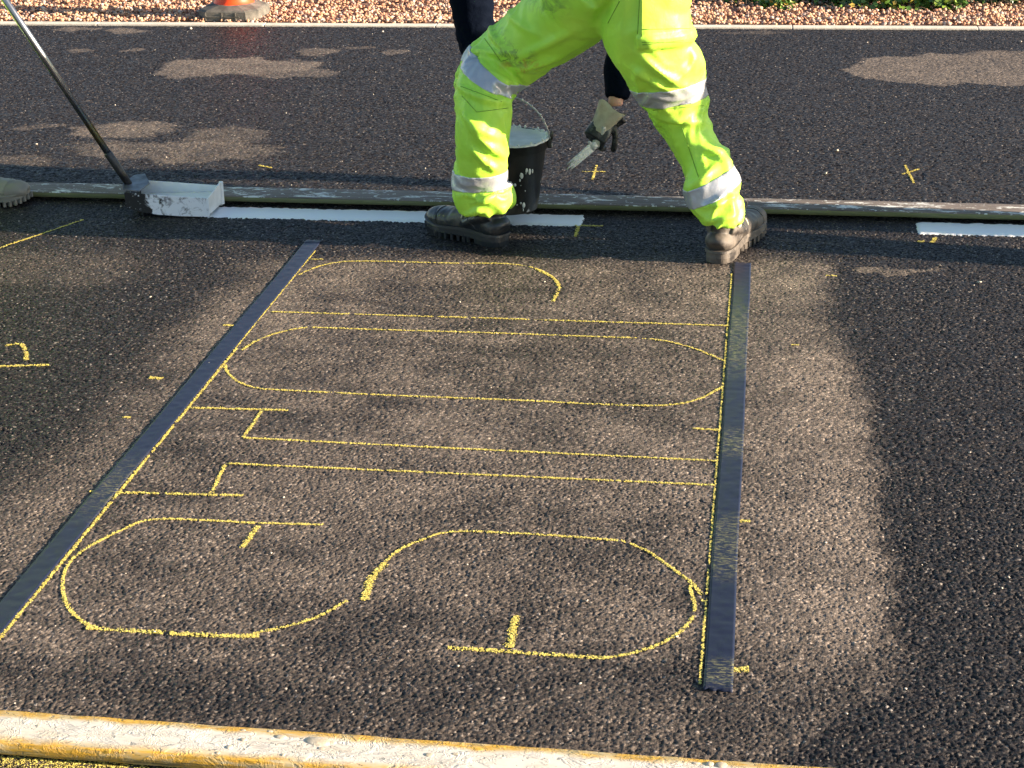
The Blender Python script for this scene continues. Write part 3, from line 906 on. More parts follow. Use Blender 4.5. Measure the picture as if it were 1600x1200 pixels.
prof = [(.001, ZB + .006), (RB - .012, ZB + .006), (RB - .004, ZB), (RB, ZB + .002), (RB + .002, ZB + .022), (RB + .0055, ZB + .025), (RT - .008, ZT - .035), (RT - .003, ZT - .033), (RT - .002, ZT - .006), (RT + .002, ZT - .005), (RT + .003, ZT), (RT - .001, ZT + .002), (RT - .004, ZT), (RT - .008, ZT - .03), (RB - .004, ZB + .01), (.001, ZB + .009)]
lathe(bm, prof, BC)
obj('bucket_body', bm, M_BUCK, bk, True)
M_DRYP = mat_simple('bucket_paint', (.50, .52, .49), (.60, .62, .59), 20, .5, .6, 45, .004)
bm = bmesh.new()
rg = lathe(bm, [(.0005, ZT - .012), (.03, ZT - .013), (.06, ZT - .012), (.09, ZT - .013), (RT - .012, ZT - .009), (RT - .006, ZT - .002), (RT - .001, ZT + .0035), (RT + .0035, ZT + .003), (RT + .0045, ZT - .003)], BC, 72)
for ring in rg:
    for v_ in ring:
        v_.co.z += .004 * (noise.noise(v_.co * 40)) ; v_.co += Vector((v_.co.x - BC.x, v_.co.y - BC.y, 0)).normalized() * .0015 * noise.noise(v_.co * 90)
for _ in range(26):
    a = random.uniform(0, 6.28)
    ball(bm, (BC.x + math.cos(a) * RT * .99, BC.y + math.sin(a) * RT * .99, ZT + .003), (.004, .004, random.uniform(.003, .009)), 8)
obj('paint', bm, M_DRYP, bk, True)
M_WIRE = mat_simple('bail_wire', (.25, .25, .25), (.6, .6, .58), 70, .4, .6, 200, metal=.5)
bm = bmesh.new()
bail = []
for i in range(25):
    a = math.pi * i / 24
    bail.append((BC.x + (RT + .008) * math.cos(a) * (1 - .04 * math.sin(a)), BC.y - .02 * math.sin(a), ZT - .018 + (.155) * math.sin(a), .0024))
tube(bm, bail, 8, 1)
for i in range(16):
    p = bail[random.randrange(1, 10)]
    ball(bm, (p[0], p[1], p[2]), (random.uniform(.003, .0055),) * 3, 6)
obj('bail', bm, M_WIRE, bk, True)
bm = bmesh.new()
for _ in range(17):
    u_ = random.random() ** 1.3; a_ = math.radians(random.gauss(-52, 13)); z_ = ZB + (.05 + .62 * random.random()) * h
    rr_ = RB + .003 + (RT - RB - .004) * (z_ - ZB) / h
    q_ = .0015 + .0045 * u_ ** 2
    bmesh.ops.create_uvsphere(bm, u_segments=8, v_segments=6, radius=1, matrix=Matrix.Translation((BC.x + rr_ * math.cos(a_), BC.y + rr_ * math.sin(a_), z_)) @ Matrix.Rotation(a_, 4, 'Z') @ Matrix.Diagonal((.0012, q_, q_ * random.uniform(1, 2.2), 1)))
o_ = obj('paint_splash', bm, M_DRYP, bk, True); o_['kind'] = 'stuff'
for s_ in (-1, 1):
    bm = bmesh.new()
    box(bm, (BC.x + s_ * (RT + .006), BC.y, ZT - .018), (.014, .03, .026), None, .003)
    ball(bm, (BC.x + s_ * (RT + .012), BC.y, ZT + .008), (.006, .007, .016), 8)
    obj('bail_lug', bm, M_BUCK, bk)

# ------------------------------------------------------------------ traffic cone
cz = .006
cc = G(368, 20, .02); cc.y = 8.75
cc = Vector((P(367, 20, 8.75).x, 8.75, cz))
cone = empty('traffic_cone', cc)
tag(cone, 'orange traffic cone on a thick grey rubber base standing on the gravel', 'traffic cone')
M_RUB = mat_simple('cone_rubber', (.06, .058, .05), (.15, .14, .12), 18, .85, .6, 60)
bm = bmesh.new()
R0 = .165
def octo(r, z, ch=.10):
    c_ = r - ch
    return [Vector((cc.x + x_, cc.y + y_, cz + z)) for x_, y_ in ((r, -c_), (r, c_), (c_, r), (-c_, r), (-r, c_), (-r, -c_), (-c_, -r), (c_, -r))]
rings = [[bm.verts.new(p) for p in octo(r, z, .055)] for r, z in ((R0 - .004, 0), (R0, .005), (R0, .050), (R0 - .008, .058), (.125, .070), (.105, .078))]
bm.faces.new(rings[0])
for a, b in zip(rings, rings[1:]):
    for k in range(8): bm.faces.new((a[k], a[(k + 1) % 8], b[(k + 1) % 8], b[k]))
bm.faces.new(rings[-1])
for sx_ in (-.055, .055):
    box(bm, (cc.x + sx_ - .02, cc.y - R0 - .001, cz + .027), (.085, .008, .004))
for sx_ in (-.11, -.02, .055):
    box(bm, (cc.x + sx_, cc.y - R0 - .001, cz + .027), (.006, .008, .042))
obj('base', bm, M_RUB, cone)
M_OR = mat_simple('cone_orange', (.90, .075, .006), (.75, .055, .006), 15, .5, .2)
M_REFL = mat_simple('cone_sleeve', (.72, .72, .74), (.6, .6, .62), 60, .35, .2)
def frus(name, z0, z1, mat, add=0.0):
    def rad(z): return .098 - (z - .07) * (.098 - .028) / .68 + add
    b = bmesh.new(); rg_ = lathe(b, [(rad(z0), cz + z0), (rad(z1), cz + z1)], cc, 40); b.faces.new(rg_[-1]); b.faces.new(rg_[0][::-1])
    return obj(name, b, mat, cone, True)
b = bmesh.new(); rg_ = lathe(b, [(.112, cz + .074), (.104, cz + .084), (.098, cz + .1), (.028, cz + .75), (.022, cz + .752), (.018, cz + .72)], cc, 40)
obj('cone_body', b, M_OR, cone, True)
b = bmesh.new(); lathe(b, [(.0735, cz + .335), (.0735, cz + .336), (.053, cz + .53), (.0525, cz + .53)], cc, 40); obj('reflective_sleeve', b, M_REFL, cone, True)

# ------------------------------------------------------------------ clothing materials
def mat_hivis():
    t = NT('hivis_fabric')
    v = t.geo()
    c = t.mix(t.ramp(t.noise(v, 7, 4), [(.35, 0), (.7, 1)]), (.40, .76, .055), (.50, .82, .08))
    # grime and an orange smear on the left thigh
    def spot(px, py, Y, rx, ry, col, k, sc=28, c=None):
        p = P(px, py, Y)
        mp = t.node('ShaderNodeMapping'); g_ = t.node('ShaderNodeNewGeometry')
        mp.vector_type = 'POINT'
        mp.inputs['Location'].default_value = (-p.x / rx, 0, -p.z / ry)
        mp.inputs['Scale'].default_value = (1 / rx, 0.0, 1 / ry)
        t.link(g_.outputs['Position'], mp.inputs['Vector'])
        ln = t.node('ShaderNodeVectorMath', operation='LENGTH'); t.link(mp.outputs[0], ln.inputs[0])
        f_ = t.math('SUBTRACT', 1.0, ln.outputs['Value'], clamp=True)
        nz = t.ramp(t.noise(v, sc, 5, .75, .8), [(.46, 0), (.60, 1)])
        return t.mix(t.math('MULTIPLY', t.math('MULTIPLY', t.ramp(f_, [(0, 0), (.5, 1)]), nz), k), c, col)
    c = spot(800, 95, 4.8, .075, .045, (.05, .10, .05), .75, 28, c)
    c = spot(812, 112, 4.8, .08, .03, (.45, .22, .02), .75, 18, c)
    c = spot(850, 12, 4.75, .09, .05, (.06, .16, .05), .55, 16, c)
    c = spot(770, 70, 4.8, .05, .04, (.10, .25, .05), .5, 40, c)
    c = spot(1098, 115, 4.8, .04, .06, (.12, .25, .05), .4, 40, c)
    weave = t.noise(v, 900, 2)
    fine = t.noise(v, 42, 4, .6, .5)
    nrm = t.bump(weave, .10, .0006)
    nrm = t.bump(fine, .32, .005, nrm)
    t.out(c, .5, nrm, spec=.6)
    t.b.inputs['Sheen Weight'].default_value = .05
    t.b.inputs['Sheen Tint'].default_value = (.8, 1, .3, 1)
    return t.m
M_HV = mat_hivis()
t = NT('reflective_tape'); v = t.geo()
M_BAND = t.out(t.mix(t.noise(v, 30, 4), (.40, .43, .47), (.52, .54, .57)), .38, t.bump(t.noise(v, 60, 4, .6), .4, .003), metal=.35)
t = NT('navy_jumper'); v = t.geo()
M_NAVY = t.out(t.mix(t.noise(v, 12, 4), (.0010, .0028, .0085), (.0018, .0045, .012)), .85, t.bump(t.noise(v, 30, 4, .6, .5), .6, .008), spec=.05)
t = NT('skin'); v = t.geo()
M_SKIN = t.out(t.mix(t.noise(v, 25, 4), (.50, .26, .19), (.60, .34, .25)), .5, t.bump(t.noise(v, 200, 3), .2, .001))
t.b.inputs['Subsurface Weight'].default_value = .08
M_HAIR = mat_simple('hair', (.03, .02, .015), (.06, .04, .025), 60, .6, .6, 160, .003)
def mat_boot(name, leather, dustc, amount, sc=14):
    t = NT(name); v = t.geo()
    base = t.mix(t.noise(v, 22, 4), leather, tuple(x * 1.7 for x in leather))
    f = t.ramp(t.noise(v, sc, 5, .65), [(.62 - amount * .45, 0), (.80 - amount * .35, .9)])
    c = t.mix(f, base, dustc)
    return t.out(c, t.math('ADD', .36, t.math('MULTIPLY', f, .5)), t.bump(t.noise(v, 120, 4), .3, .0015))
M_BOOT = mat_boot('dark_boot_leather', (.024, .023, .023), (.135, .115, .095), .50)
M_BOOTD = mat_boot('shaded_boot_leather', (.016, .019, .022), (.15, .125, .10), .20)  # left boot's copy of the leather, its shade put into the colour
M_SOLED = mat_boot('shaded_boot_sole', (.015, .018, .021), (.13, .11, .09), .15)  # matching sole copy, darkened and cooled to paint in the shade
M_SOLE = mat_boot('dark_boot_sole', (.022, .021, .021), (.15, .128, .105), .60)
M_BOOTB = mat_boot('beige_boot_leather', (.15, .14, .11), (.24, .225, .18), .6)
M_SOLEB = mat_boot('beige_boot_sole', (.12, .115, .095), (.20, .185, .155), .5)
M_LACE = mat_simple('boot_lace', (.02, .02, .02), (.05, .05, .05), 80, .8, .5)
M_TAB = mat_simple('boot_tab', (.40, .38, .28), (.5, .48, .36), 80, .6, .2)

# ------------------------------------------------------------------ boots
def boot(name, heel, toe, parent, mU, mS, z=0.0, pitch=0.0, label=None):
    """heel, toe: ground positions of the sole ends"""
    heel = Vector(heel); toe = Vector(toe)
    d = Vector((toe.x - heel.x, toe.y - heel.y, 0)); L = d.length / .315
    a = math.atan2(d.y, d.x)
    M_ = Matrix.Translation((heel.x, heel.y, z)) @ Matrix.Rotation(a, 4, 'Z') @ Matrix.Rotation(pitch, 4, 'Y') @ Matrix.Diagonal((L, 1, 1, 1))
    bm = bmesh.new()
    tube(bm, [(.004, 0, .050, .026, .022), (.018, 0, .058, .041, .034), (.05, 0, .062, .043, .042), (.10, 0, .066, .043, .046), (.15, -.002, .060, .046, .044), (.20, -.003, .052, .050, .038), (.25, -.003, .048, .050, .034), (.285, -.002, .045, .042, .029), (.306, 0, .040, .026, .018)], 24, 4, (0, 0, 1))
    tube(bm, [(.060, 0, .06, .048, .040), (.062, 0, .09, .052, .040), (.058, 0, .12, .050, .040), (.056, 0, .145, .048, .041), (.056, 0, .16, .047, .041)], 24, 4, (0, 1, 0))
    for s_ in (-1, 1):                                    # quarter panels and collar padding
        tube(bm, [(.03, s_ * .030, .10, .016), (.075, s_ * .040, .085, .014), (.13, s_ * .040, .060, .012)], 10, 4)
    tube(bm, [(.055 + .046 * math.cos(q), .040 * math.sin(q), .152, .010) for q in [i * math.pi / 8 for i in range(17)]], 10, 1)
    tube(bm, [(.075, 0, .13, .022, .012), (.100, 0, .145, .024, .010), (.108, 0, .160, .018, .008)], 12, 3)   # tongue
    me = remesh(bm, .0042, 3)
    c = get_co(me); nn_ = get_no(me)
    q = np.array([noise.noise(Vector(p) * 28) for p in c]); q2 = np.array([noise.noise(Vector((p[0] * 60, p[1] * 12, p[2] * 30))) for p in c])
    flex = np.exp(-((c[:, 0] - .19) / .04) ** 2)
    # stitched seams: heel counter, toe cap, ankle panel
    sea = np.exp(-((c[:, 0] - .245 - .02 * np.cos(c[:, 1] * 40)) / .0028) ** 2) + np.exp(-((c[:, 0] - .085 + .5 * (c[:, 2] - .09)) / .0028) ** 2) * (c[:, 2] < .12) + np.exp(-((c[:, 2] - .118 + .2 * (c[:, 0] - .03)) / .0026) ** 2) * (c[:, 0] < .09)
    c = c + nn_ * (q * .0018 + q2 * flex * .0035 - sea * .0022)[:, None]
    c = c @ np.array(M_.to_3x3()).T + np.array(M_.translation)
    set_co(me, c)
    up = mesh_obj(name, me, mU, parent)
    if label: up['label'] = label
    cen = M_ @ Vector((.16, 0, .06))
    dx = (M_.to_3x3() @ Vector((1, 0, 0))).normalized()
    dz = Vector((0, 0, 1))
    slope = (dx * .55 + dz * .8).normalized()
    band_from(me, M_ @ Vector((.30, 0, .3)), (dx + dz).normalized(), M_ @ Vector((.243, 0, .06)), -(dx - dz * .25).normalized(), M_ @ Vector((.27, 0, .04)), .09, .0016, mS, up, 'toe_cap')
    band_from(me, M_ @ Vector((.062, 0, .06)), (dx + dz * .5).normalized(), M_ @ Vector((0, 0, .0)), -dz, M_ @ Vector((.02, 0, .05)), .085, .0018, mS, up, 'heel_counter')
    band_from(me, M_ @ Vector((.128, 0, .06)), (dx - dz * .5).normalized(), M_ @ Vector((.090, 0, .06)), -(dx - dz * .7).normalized(), M_ @ Vector((.11, 0, .07)), .085, .0014, mU, up, 'side_panel')
    # sole: contoured outline
    out = [(.0, 0), (.004, .022), (.018, .037), (.05, .043), (.09, .040), (.125, .039), (.16, .045), (.20, .053), (.24, .055), (.275, .047), (.30, .029), (.315, 0)]
    out = [tuple(p) for p in crom(out, 4)]
    ring = out + [(x_, -y_) for x_, y_ in out[-2:0:-1]]
    def slab(b, z0, z1, off0, off1, f=lambda x_: True, wave=0):
        rr = [(x_, y_) for x_, y_ in ring if f(x_)]
        cx = sum(p[0] for p in rr) / len(rr)
        lo, hi = [], []
        for x_, y_ in rr:
            nx_ = 1 if x_ > .29 else (-1 if x_ < .01 else 0); ny_ = 1 if y_ > 0 else -1
            w_ = wave * math.sin((x_ - .02) * 18)
            lift = .022 * max(0, (x_ - .24) / .075) ** 2
            lo.append(b.verts.new(M_ @ Vector((x_ + off0 * nx_, y_ + off0 * ny_, z0 + lift))))
            hi.append(b.verts.new(M_ @ Vector((x_ + off1 * nx_, y_ + off1 * ny_, z1 + w_ + lift * .8))))
        b.faces.new(lo[::-1]); b.faces.new(hi)
        for i in range(len(lo)):
            j = (i + 1) % len(lo); b.faces.new((lo[i], lo[j], hi[j], hi[i]))
    b = bmesh.new()
    slab(b, .016, .034, .001, .000, wave=.003)
    slab(b, .033, .041, .004, .003, wave=.004)
    slab(b, .000, .0165, -.001, .001, lambda x_: x_ < .092)
    k = 0
    for i in range(0, len(ring)):
        x_, y_ = ring[i]
        if x_ > .118 and i % 2 == 0:
            lift = .022 * max(0, (x_ - .24) / .075) ** 2
            mm = M_ @ Matrix.Translation((x_ - .004, y_ * .90, .009 + lift)) @ Matrix.Rotation(math.atan2(y_, x_ - .2), 4, 'Z') @ Matrix.Diagonal((.020, .0085, .019, 1))
            bmesh.ops.create_cube(b, size=1, matrix=mm)
    for i in range(7):
        x_ = .13 + i * .023
        mm = M_ @ Matrix.Translation((x_, 0, .009 + .022 * max(0, (x_ - .24) / .075) ** 2)) @ Matrix.Diagonal((.010, .05, .018, 1))
        bmesh.ops.create_cube(b, size=1, matrix=mm)
    obj('sole', b, mS, up)
    b = bmesh.new()
    for i in range(5):
        x_ = .105 + i * .018; z_ = .135 - i * .012 - (0 if i else .0)
        zt = .118 - i * .0085
        tube(b, [tuple(M_ @ Vector((x_, -.026, zt - .006))) + (.0022,), tuple(M_ @ Vector((x_ + .006, 0, zt + .003))) + (.0022,), tuple(M_ @ Vector((x_ + .001, .026, zt - .006))) + (.0022,)], 6, 3)
    for s_ in (-1, 1):
        tube(b, [tuple(M_ @ Vector(p)) + (.0018,) for p in ((.105, s_ * .004, .13), (.125, s_ * .022, .155), (.145, s_ * .036, .140), (.128, s_ * .026, .118), (.105, s_ * .006, .128))], 6, 4)
    obj('lace', b, M_LACE, up, True)
    for s_ in (-1, 1):
        b = bmesh.new()
        tube(b, [tuple(M_ @ Vector(p)) + (.003,) for p in ((.128, s_ * .037, .098), (.134, s_ * .041, .086), (.137, s_ * .043, .074))], 6, 3)
        obj('lace_loop', b, M_TAB, up, True)
        b = bmesh.new()
        ball(b, M_ @ Vector((.050, s_ * .046, .108)), (.012, .012, .010), 10)
        obj('ankle_badge', b, M_TAB, up, True)
    return up

# ------------------------------------------------------------------ folded cloth
def nearest_param(c, rows):
    """for points c: parameter 0..1 along the polyline and distance"""
    A = np.array([r[:3] for r in rows]); best = np.full(len(c), 1e9); par = np.zeros(len(c)); tan = np.zeros((len(c), 3)); ctr = np.zeros((len(c), 3))
    seg = np.linalg.norm(A[1:] - A[:-1], axis=1); cum = np.concatenate([[0], np.cumsum(seg)])
    for i in range(len(A) - 1):
        d = A[i + 1] - A[i]
        u = np.clip(((c - A[i]) @ d) / (d @ d), 0, 1)
        q = A[i] + u[:, None] * d
        ds = np.linalg.norm(c - q, axis=1)
        m = ds < best
        best = np.where(m, ds, best); par = np.where(m, cum[i] + u * seg[i], par)
        tan[m] = d / seg[i]; ctr[m] = q[m]
    return par, best, tan, ctr

def folds(me, rows, amp, seed, dens=1.0, where=None):
    """cloth folds that wrap diagonally round a limb"""
    c = get_co(me); n_ = get_no(me)
    par, dist, tan, ctr = nearest_param(c, rows)
    rel = c - ctr
    ang = np.arctan2(rel[:, 1], rel[:, 0])
    out = np.zeros(len(c))
    for i in range(len(c)):
        s_, a = par[i], ang[i]
        w1 = noise.noise(Vector((s_ * 5 + seed, math.cos(a) * .8, math.sin(a) * .8)))
        v1 = Vector((s_ * 13 * dens + w1 * 1.6 + a * .55 * math.sin(seed), math.cos(a) * 1.0 + seed, math.sin(a) * 1.0))
        r1 = 1 - abs(noise.noise(v1)) * 2.6
        v2 = Vector((s_ * 34 * dens + w1 * 2.5, math.cos(a) * 1.7 - seed, math.sin(a) * 1.7))
        r2 = 1 - abs(noise.noise(v2)) * 2.4
        out[i] = max(r1, -.3) * .8 + max(r2, -.3) * .20
    A = amp(par) if callable(amp) else amp
    if where is not None: A = A * where(c)
    c = c + n_ * ((out - .35) * A)[:, None]
    set_co(me, c)

def band_from(me, p_a, n_a, p_b, n_b, center, radius, off, mat, parent, name='reflective_band'):
    """strip of the garment surface between two planes, lifted off it"""
    bm = bmesh.new(); bm.from_mesh(me); bm.normal_update()
    rm = [v for v in bm.verts if (v.co - center).length > radius]
    bmesh.ops.delete(bm, geom=rm, context='VERTS')
    for p_, n_ in ((p_a, n_a), (p_b, n_b)):
        bmesh.ops.bisect_plane(bm, geom=bm.verts[:] + bm.edges[:] + bm.faces[:], plane_co=p_, plane_no=n_, clear_outer=True, dist=1e-5)
    bm.normal_update()
    nr = {v: v.normal.copy() for v in bm.verts}
    for v in bm.verts: v.co += nr[v] * off
    bmesh.ops.remove_doubles(bm, verts=bm.verts[:], dist=.0004)
    edges = [e for e in bm.edges if e.is_boundary]
    r = bmesh.ops.extrude_edge_only(bm, edges=edges)
    bm.normal_update()
    for v in [g_ for g_ in r['geom'] if isinstance(g_, bmesh.types.BMVert)]:
        o_ = min(nr, key=lambda k: 0) if False else None
        nn_ = v.normal
        v.co -= nn_ * 0
    # move extruded rim back onto the cloth
    src = {}
    for e in edges:
        pass
    new = [g_ for g_ in r['geom'] if isinstance(g_, bmesh.types.BMVert)]
    for v in new:
        for e in v.link_edges:
            w_ = e.other_vert(v)
            if w_ not in new and w_ in nr:
                v.co = w_.co - nr[w_] * (off + .001); break
    me2 = bpy.data.meshes.new(name); bm.to_mesh(me2); bm.free()
    return mesh_obj(name, me2, mat, parent)

def px_plane(a, b, Y, keep_below):
    """plane through two photo points at distance Y and running away from the viewer; outer side removed"""
    A = P(a[0], a[1], Y); B = P(b[0], b[1], Y)
    n_ = (B - A).cross(Vector((0, 1, 0))).normalized()
    if n_.z < 0: n_ = -n_
    return A, (n_ if keep_below else -n_)

# ------------------------------------------------------------------ hand
def hand_bm(bm, wrist, direction, palm_n, curl=.6, spread=.0, scale=1.0, thumb_side=1, fat=1.0):
    """palm, four fingers and thumb as overlapping tapered tubes"""
    d = Vector(direction).normalized(); n_ = Vector(palm_n); n_ = (n_ - d * n_.dot(d)).normalized(); s_ = d.cross(n_).normalized() * thumb_side
    w = Vector(wrist); S_ = scale
    tube(bm, [tuple(w) + (.024 * S_ * fat, .018 * S_ * fat), tuple(w + d * .03 * S_) + (.033 * S_ * fat, .018 * S_ * fat), tuple(w + d * .07 * S_) + (.041 * S_ * fat, .016 * S_ * fat), tuple(w + d * .098 * S_) + (.040 * S_ * fat, .013 * S_ * fat)], 18, 3, tuple(n_))
    Ls = (.072, .081, .075, .058); offs = (.030, .010, -.011, -.031)
    for i in range(4):
        p = w + d * (.088 - .004 * abs(i - 1)) * S_ + s_ * offs[i] * S_
        dd = (d + s_ * spread * (1.5 - i) * .3).normalized()
        L = Ls[i] * S_; cur = curl * (1 + .12 * i)
        rows = [tuple(p) + (.0105 * S_ * fat,)]
        ang = 0
        for f_, a_ in ((.42, .55), (.33, .75), (.25, .5)):
            ang += a_ * cur
            p = p + (dd * math.cos(ang) + n_ * math.sin(ang)) * L * f_
            rows.append(tuple(p) + ((.0095 if f_ > .3 else .0078) * S_ * fat,))
        tube(bm, rows, 10, 3, tuple(s_))
        ball(bm, p, .0078 * S_ * fat, 8)
    p = w + d * .025 * S_ + s_ * .028 * S_
    rows = [tuple(p) + (.014 * S_ * fat,)]
    for a_, L in ((.9, .036), (.45, .032), (.2, .026)):
        p = p + (d * math.cos(a_) + s_ * math.sin(a_) * .9 + n_ * curl * .8).normalized() * L * S_
        rows.append(tuple(p) + (.0105 * S_ * fat,))
    tube(bm, rows, 10, 3)
    ball(bm, p, .0095 * S_ * fat, 8)

def head_bm(bm, c, fwd, up, s_=1.0):
    f = Vector(fwd).normalized(); u = Vector(up); u = (u - f * u.dot(f)).normalized(); r = f.cross(u)
    M_ = Matrix((r, f, u)).transposed().to_4x4(); M_.translation = Vector(c)
    def B(p, rad): bmesh.ops.create_uvsphere(bm, u_segments=18, v_segments=12, radius=1, matrix=M_ @ Matrix.Translation(p) @ Matrix.Diagonal(tuple(rad) + (1,)))
    B((0, -.01, .03), (.075, .094, .088)); B((0, .02, -.04), (.060, .068, .072)); B((0, .055, -.088), (.028, .024, .024))
    B((0, .092, -.012), (.013, .018, .026)); B((0, .088, -.028), (.018, .014, .011))
    for q in (-1, 1):
        B((q * .076, 0, -.005), (.010, .020, .032)); B((q * .030, .070, .014), (.016, .012, .011)); B((q * .030, .074, .034), (.022, .012, .008)); B((q * .045, .055, -.03), (.02, .02, .022))
    B((0, .080, -.055), (.024, .012, .007)); B((0, .078, -.066), (.020, .012, .007))
    return M_

def hair_obj(M_, parent):
    bm = bmesh.new()
    bmesh.ops.create_uvsphere(bm, u_segments=28, v_segments=18, radius=1, matrix=M_ @ Matrix.Translation((0, -.014, .036)) @ Matrix.Diagonal((.081, .100, .092, 1)))
    inv = M_.inverted()
    rm = [v for v in bm.verts if (inv @ v.co).y > .055 or ((inv @ v.co).z < -.01 and (inv @ v.co).y > -.03) or (inv @ v.co).z < -.05]
    bmesh.ops.delete(bm, geom=rm, context='VERTS')
    for v in bm.verts: v.co += Vector((noise.noise(v.co * 60), noise.noise(v.co * 60 + Vector((5, 0, 0))), noise.noise(v.co * 60 + Vector((0, 9, 0))))) * .004
    return obj('hair', bm, M_HAIR, parent, True)

def R5(p, r, r2=None):
    p = Vector(p); return (p.x, p.y, p.z, r, r2 if r2 is not None else r)

# ================================================================== the bending worker
def pxr(x, y, Y, hw, k=1.0):
    """row for a limb: photo centre, half width in px"""
    p = P(x, y, Y); dist = (p - Vector((0, 0, H))).length
    r = hw / F * dist
    return (p.x, p.y, p.z, r, r * k)
legL = [pxr(768, 331, 4.905, 32), pxr(764, 318, 4.905, 43, .9), pxr(752, 303, 4.90, 42, .9), pxr(750, 285, 4.90, 43, .9), pxr(752, 250, 4.87, 40, .95), pxr(754, 205, 4.855, 41, 1),
        pxr(757, 170, 4.87, 44, 1), pxr(758, 142, 4.91, 46, 1), pxr(768, 112, 4.98, 49, .95), pxr(800, 86, 4.98, 51, .95), pxr(850, 48, 4.96, 57, 1), pxr(900, 10, 4.92, 63, 1.05), pxr(945, -35, 4.85, 66, 1.1)]
legR = [pxr(1126, 350, 4.825, 33, 1.15), pxr(1125, 330, 4.83, 35, 1.1), pxr(1113, 308, 4.84, 41, .95), pxr(1112, 288, 4.85, 43, .9), pxr(1101, 258, 4.89, 34, 1), pxr(1080, 215, 4.92, 35, 1.05), pxr(1064, 175, 4.93, 44, 1),
        pxr(1050, 140, 4.91, 51, .95), pxr(1027, 95, 4.84, 58, .95), pxr(1008, 50, 4.82, 66, 1), pxr(1000, 10, 4.82, 66, 1.05), pxr(985, -35, 4.83, 72, 1.1)]
worker = empty('person', (-.45, 4.87, 0))
tag(worker, 'worker in bright yellow green trousers bending over with legs apart, brush in gloved hand', 'person')
hipc = P(965, -48, 4.87)
bm = bmesh.new()
tube(bm, legL, 28, 4); tube(bm, legR, 28, 4)
tube(bm, [R5(P(958, 8, 4.845), .13, .10), R5(hipc, .195, .15), R5(hipc + Vector((0, .07, .06)), .195, .14), R5(hipc + Vector((0, .16, .10)), .185, .13)], 28, 4)
ball(bm, P(905, -15, 4.84), (.115, .10, .115), 20); ball(bm, P(1010, -12, 4.80), (.12, .10, .115), 20)
me = remesh(bm, .0068, 10)
def amp_leg(L):
    def f(par):
        tot = L
        a = .0060 + .008 * np.exp(-((par - .04) / .06) ** 2) + .008 * np.exp(-((par - .42) / .12) ** 2)
        return a
    return f
split = P(948, 50, 4.87)
folds(me, legL, amp_leg(1), 1.3, 1.0, lambda c: np.clip((split.x - c[:, 0]) / .05 + .5, 0, 1) * np.clip((.86 - c[:, 2]) / .15, .2, 1))
folds(me, legR, amp_leg(1), 4.1, .9, lambda c: np.clip((c[:, 0] - split.x) / .05 + .5, 0, 1) * np.clip((.86 - c[:, 2]) / .15, .2, 1))
# deliberate folds and raised pocket
def ridge(me, a, b, w, amp, Y=4.80):
    c = get_co(me); n_ = get_no(me)
    A = np.array(P(a[0], a[1], Y)); B = np.array(P(b[0], b[1], Y))
    A2, B2 = A[[0, 2]], B[[0, 2]]; q = c[:, [0, 2]]
    d = B2 - A2; u = np.clip(((q - A2) @ d) / (d @ d), 0, 1)
    ds = np.linalg.norm(q - (A2 + u[:, None] * d), axis=1)
    g_ = np.exp(-(ds / w) ** 2) * np.sin(np.clip(u, .03, .97) * math.pi) ** .5
    front = n_[:, 1] < .15
    set_co(me, c + n_ * (g_ * amp * 1.5 * front)[:, None])
for a, b, w, am in [((812, 95), (900, 45), .014, .010), ((760, 118), (800, 148), .011, .012), ((715, 140), (790, 165), .010, .010), ((722, 175), (775, 215), .012, .011), ((735, 190), (785, 250), .012, .010),
                    ((735, 225), (775, 270), .010, .009), ((725, 310), (785, 320), .008, .010), ((735, 322), (790, 305), .008, .010), ((745, 60), (800, 96), .010, .009), ((722, 95), (790, 92), .010, .009),
                    ((1000, 72), (1075, 140), .013, .012), ((985, 95), (1055, 140), .012, .010), ((1075, 70), (1100, 130), .012, .012), ((1030, 190), (1095, 200), .010, .007), ((1095, 235), (1148, 262), .011, .014),
                    ((1072, 300), (1118, 262), .010, .010), ((1098, 320), (1150, 305), .009, .010), ((1100, 340), (1150, 332), .008, .008), ((935, 30), (960, -10), .016, -.016), ((1060, 120), (1085, 90), .01, .010),
                    ((805, 120), (870, 98), .010, .008), ((770, 30), (840, 60), .012, .006)]:
    ridge(me, a, b, w, am)
def softbox(me, x0, x1, y0, y1, amp, Y=4.80, e=6.0):
    c = get_co(me); n_ = get_no(me)
    pts = P(x0, y0, Y), P(x1, y1, Y)
    xa, xb = pts[0].x, pts[1].x; zt, zb = pts[0].z, pts[1].z
    k = e / 500
    m = np.clip((c[:, 0] - xa) / k + .5, 0, 1) * np.clip((xb - c[:, 0]) / k + .5, 0, 1) * np.clip((c[:, 2] - zb) / k + .5, 0, 1) * np.clip((zt - c[:, 2]) / k + .5, 0, 1)
    m *= (n_[:, 1] < .2)
    set_co(me, c + n_ * (m * amp)[:, None])
softbox(me, 1003, 1090, -30, 62, .011, e=3.5)          # cargo pocket
softbox(me, 1000, 1092, 44, 68, .009, e=3)           # its flap edge
trs = mesh_obj('trousers', me, M_HV, worker)
bands = [((715, 84), (802, 142), (706, 112), (796, 158), 4.82, P(757, 128, 4.93), .15),
         ((700, 276), (800, 275), (700, 303), (800, 301), 4.82, P(750, 288, 4.90), .15),
         ((1000, 141), (1094, 131), (1016, 170), (1110, 160), 4.82, P(1054, 150, 4.89), .15),
         ((1064, 300), (1156, 258), (1074, 327), (1160, 286), 4.82, P(1112, 294, 4.87), .15)]
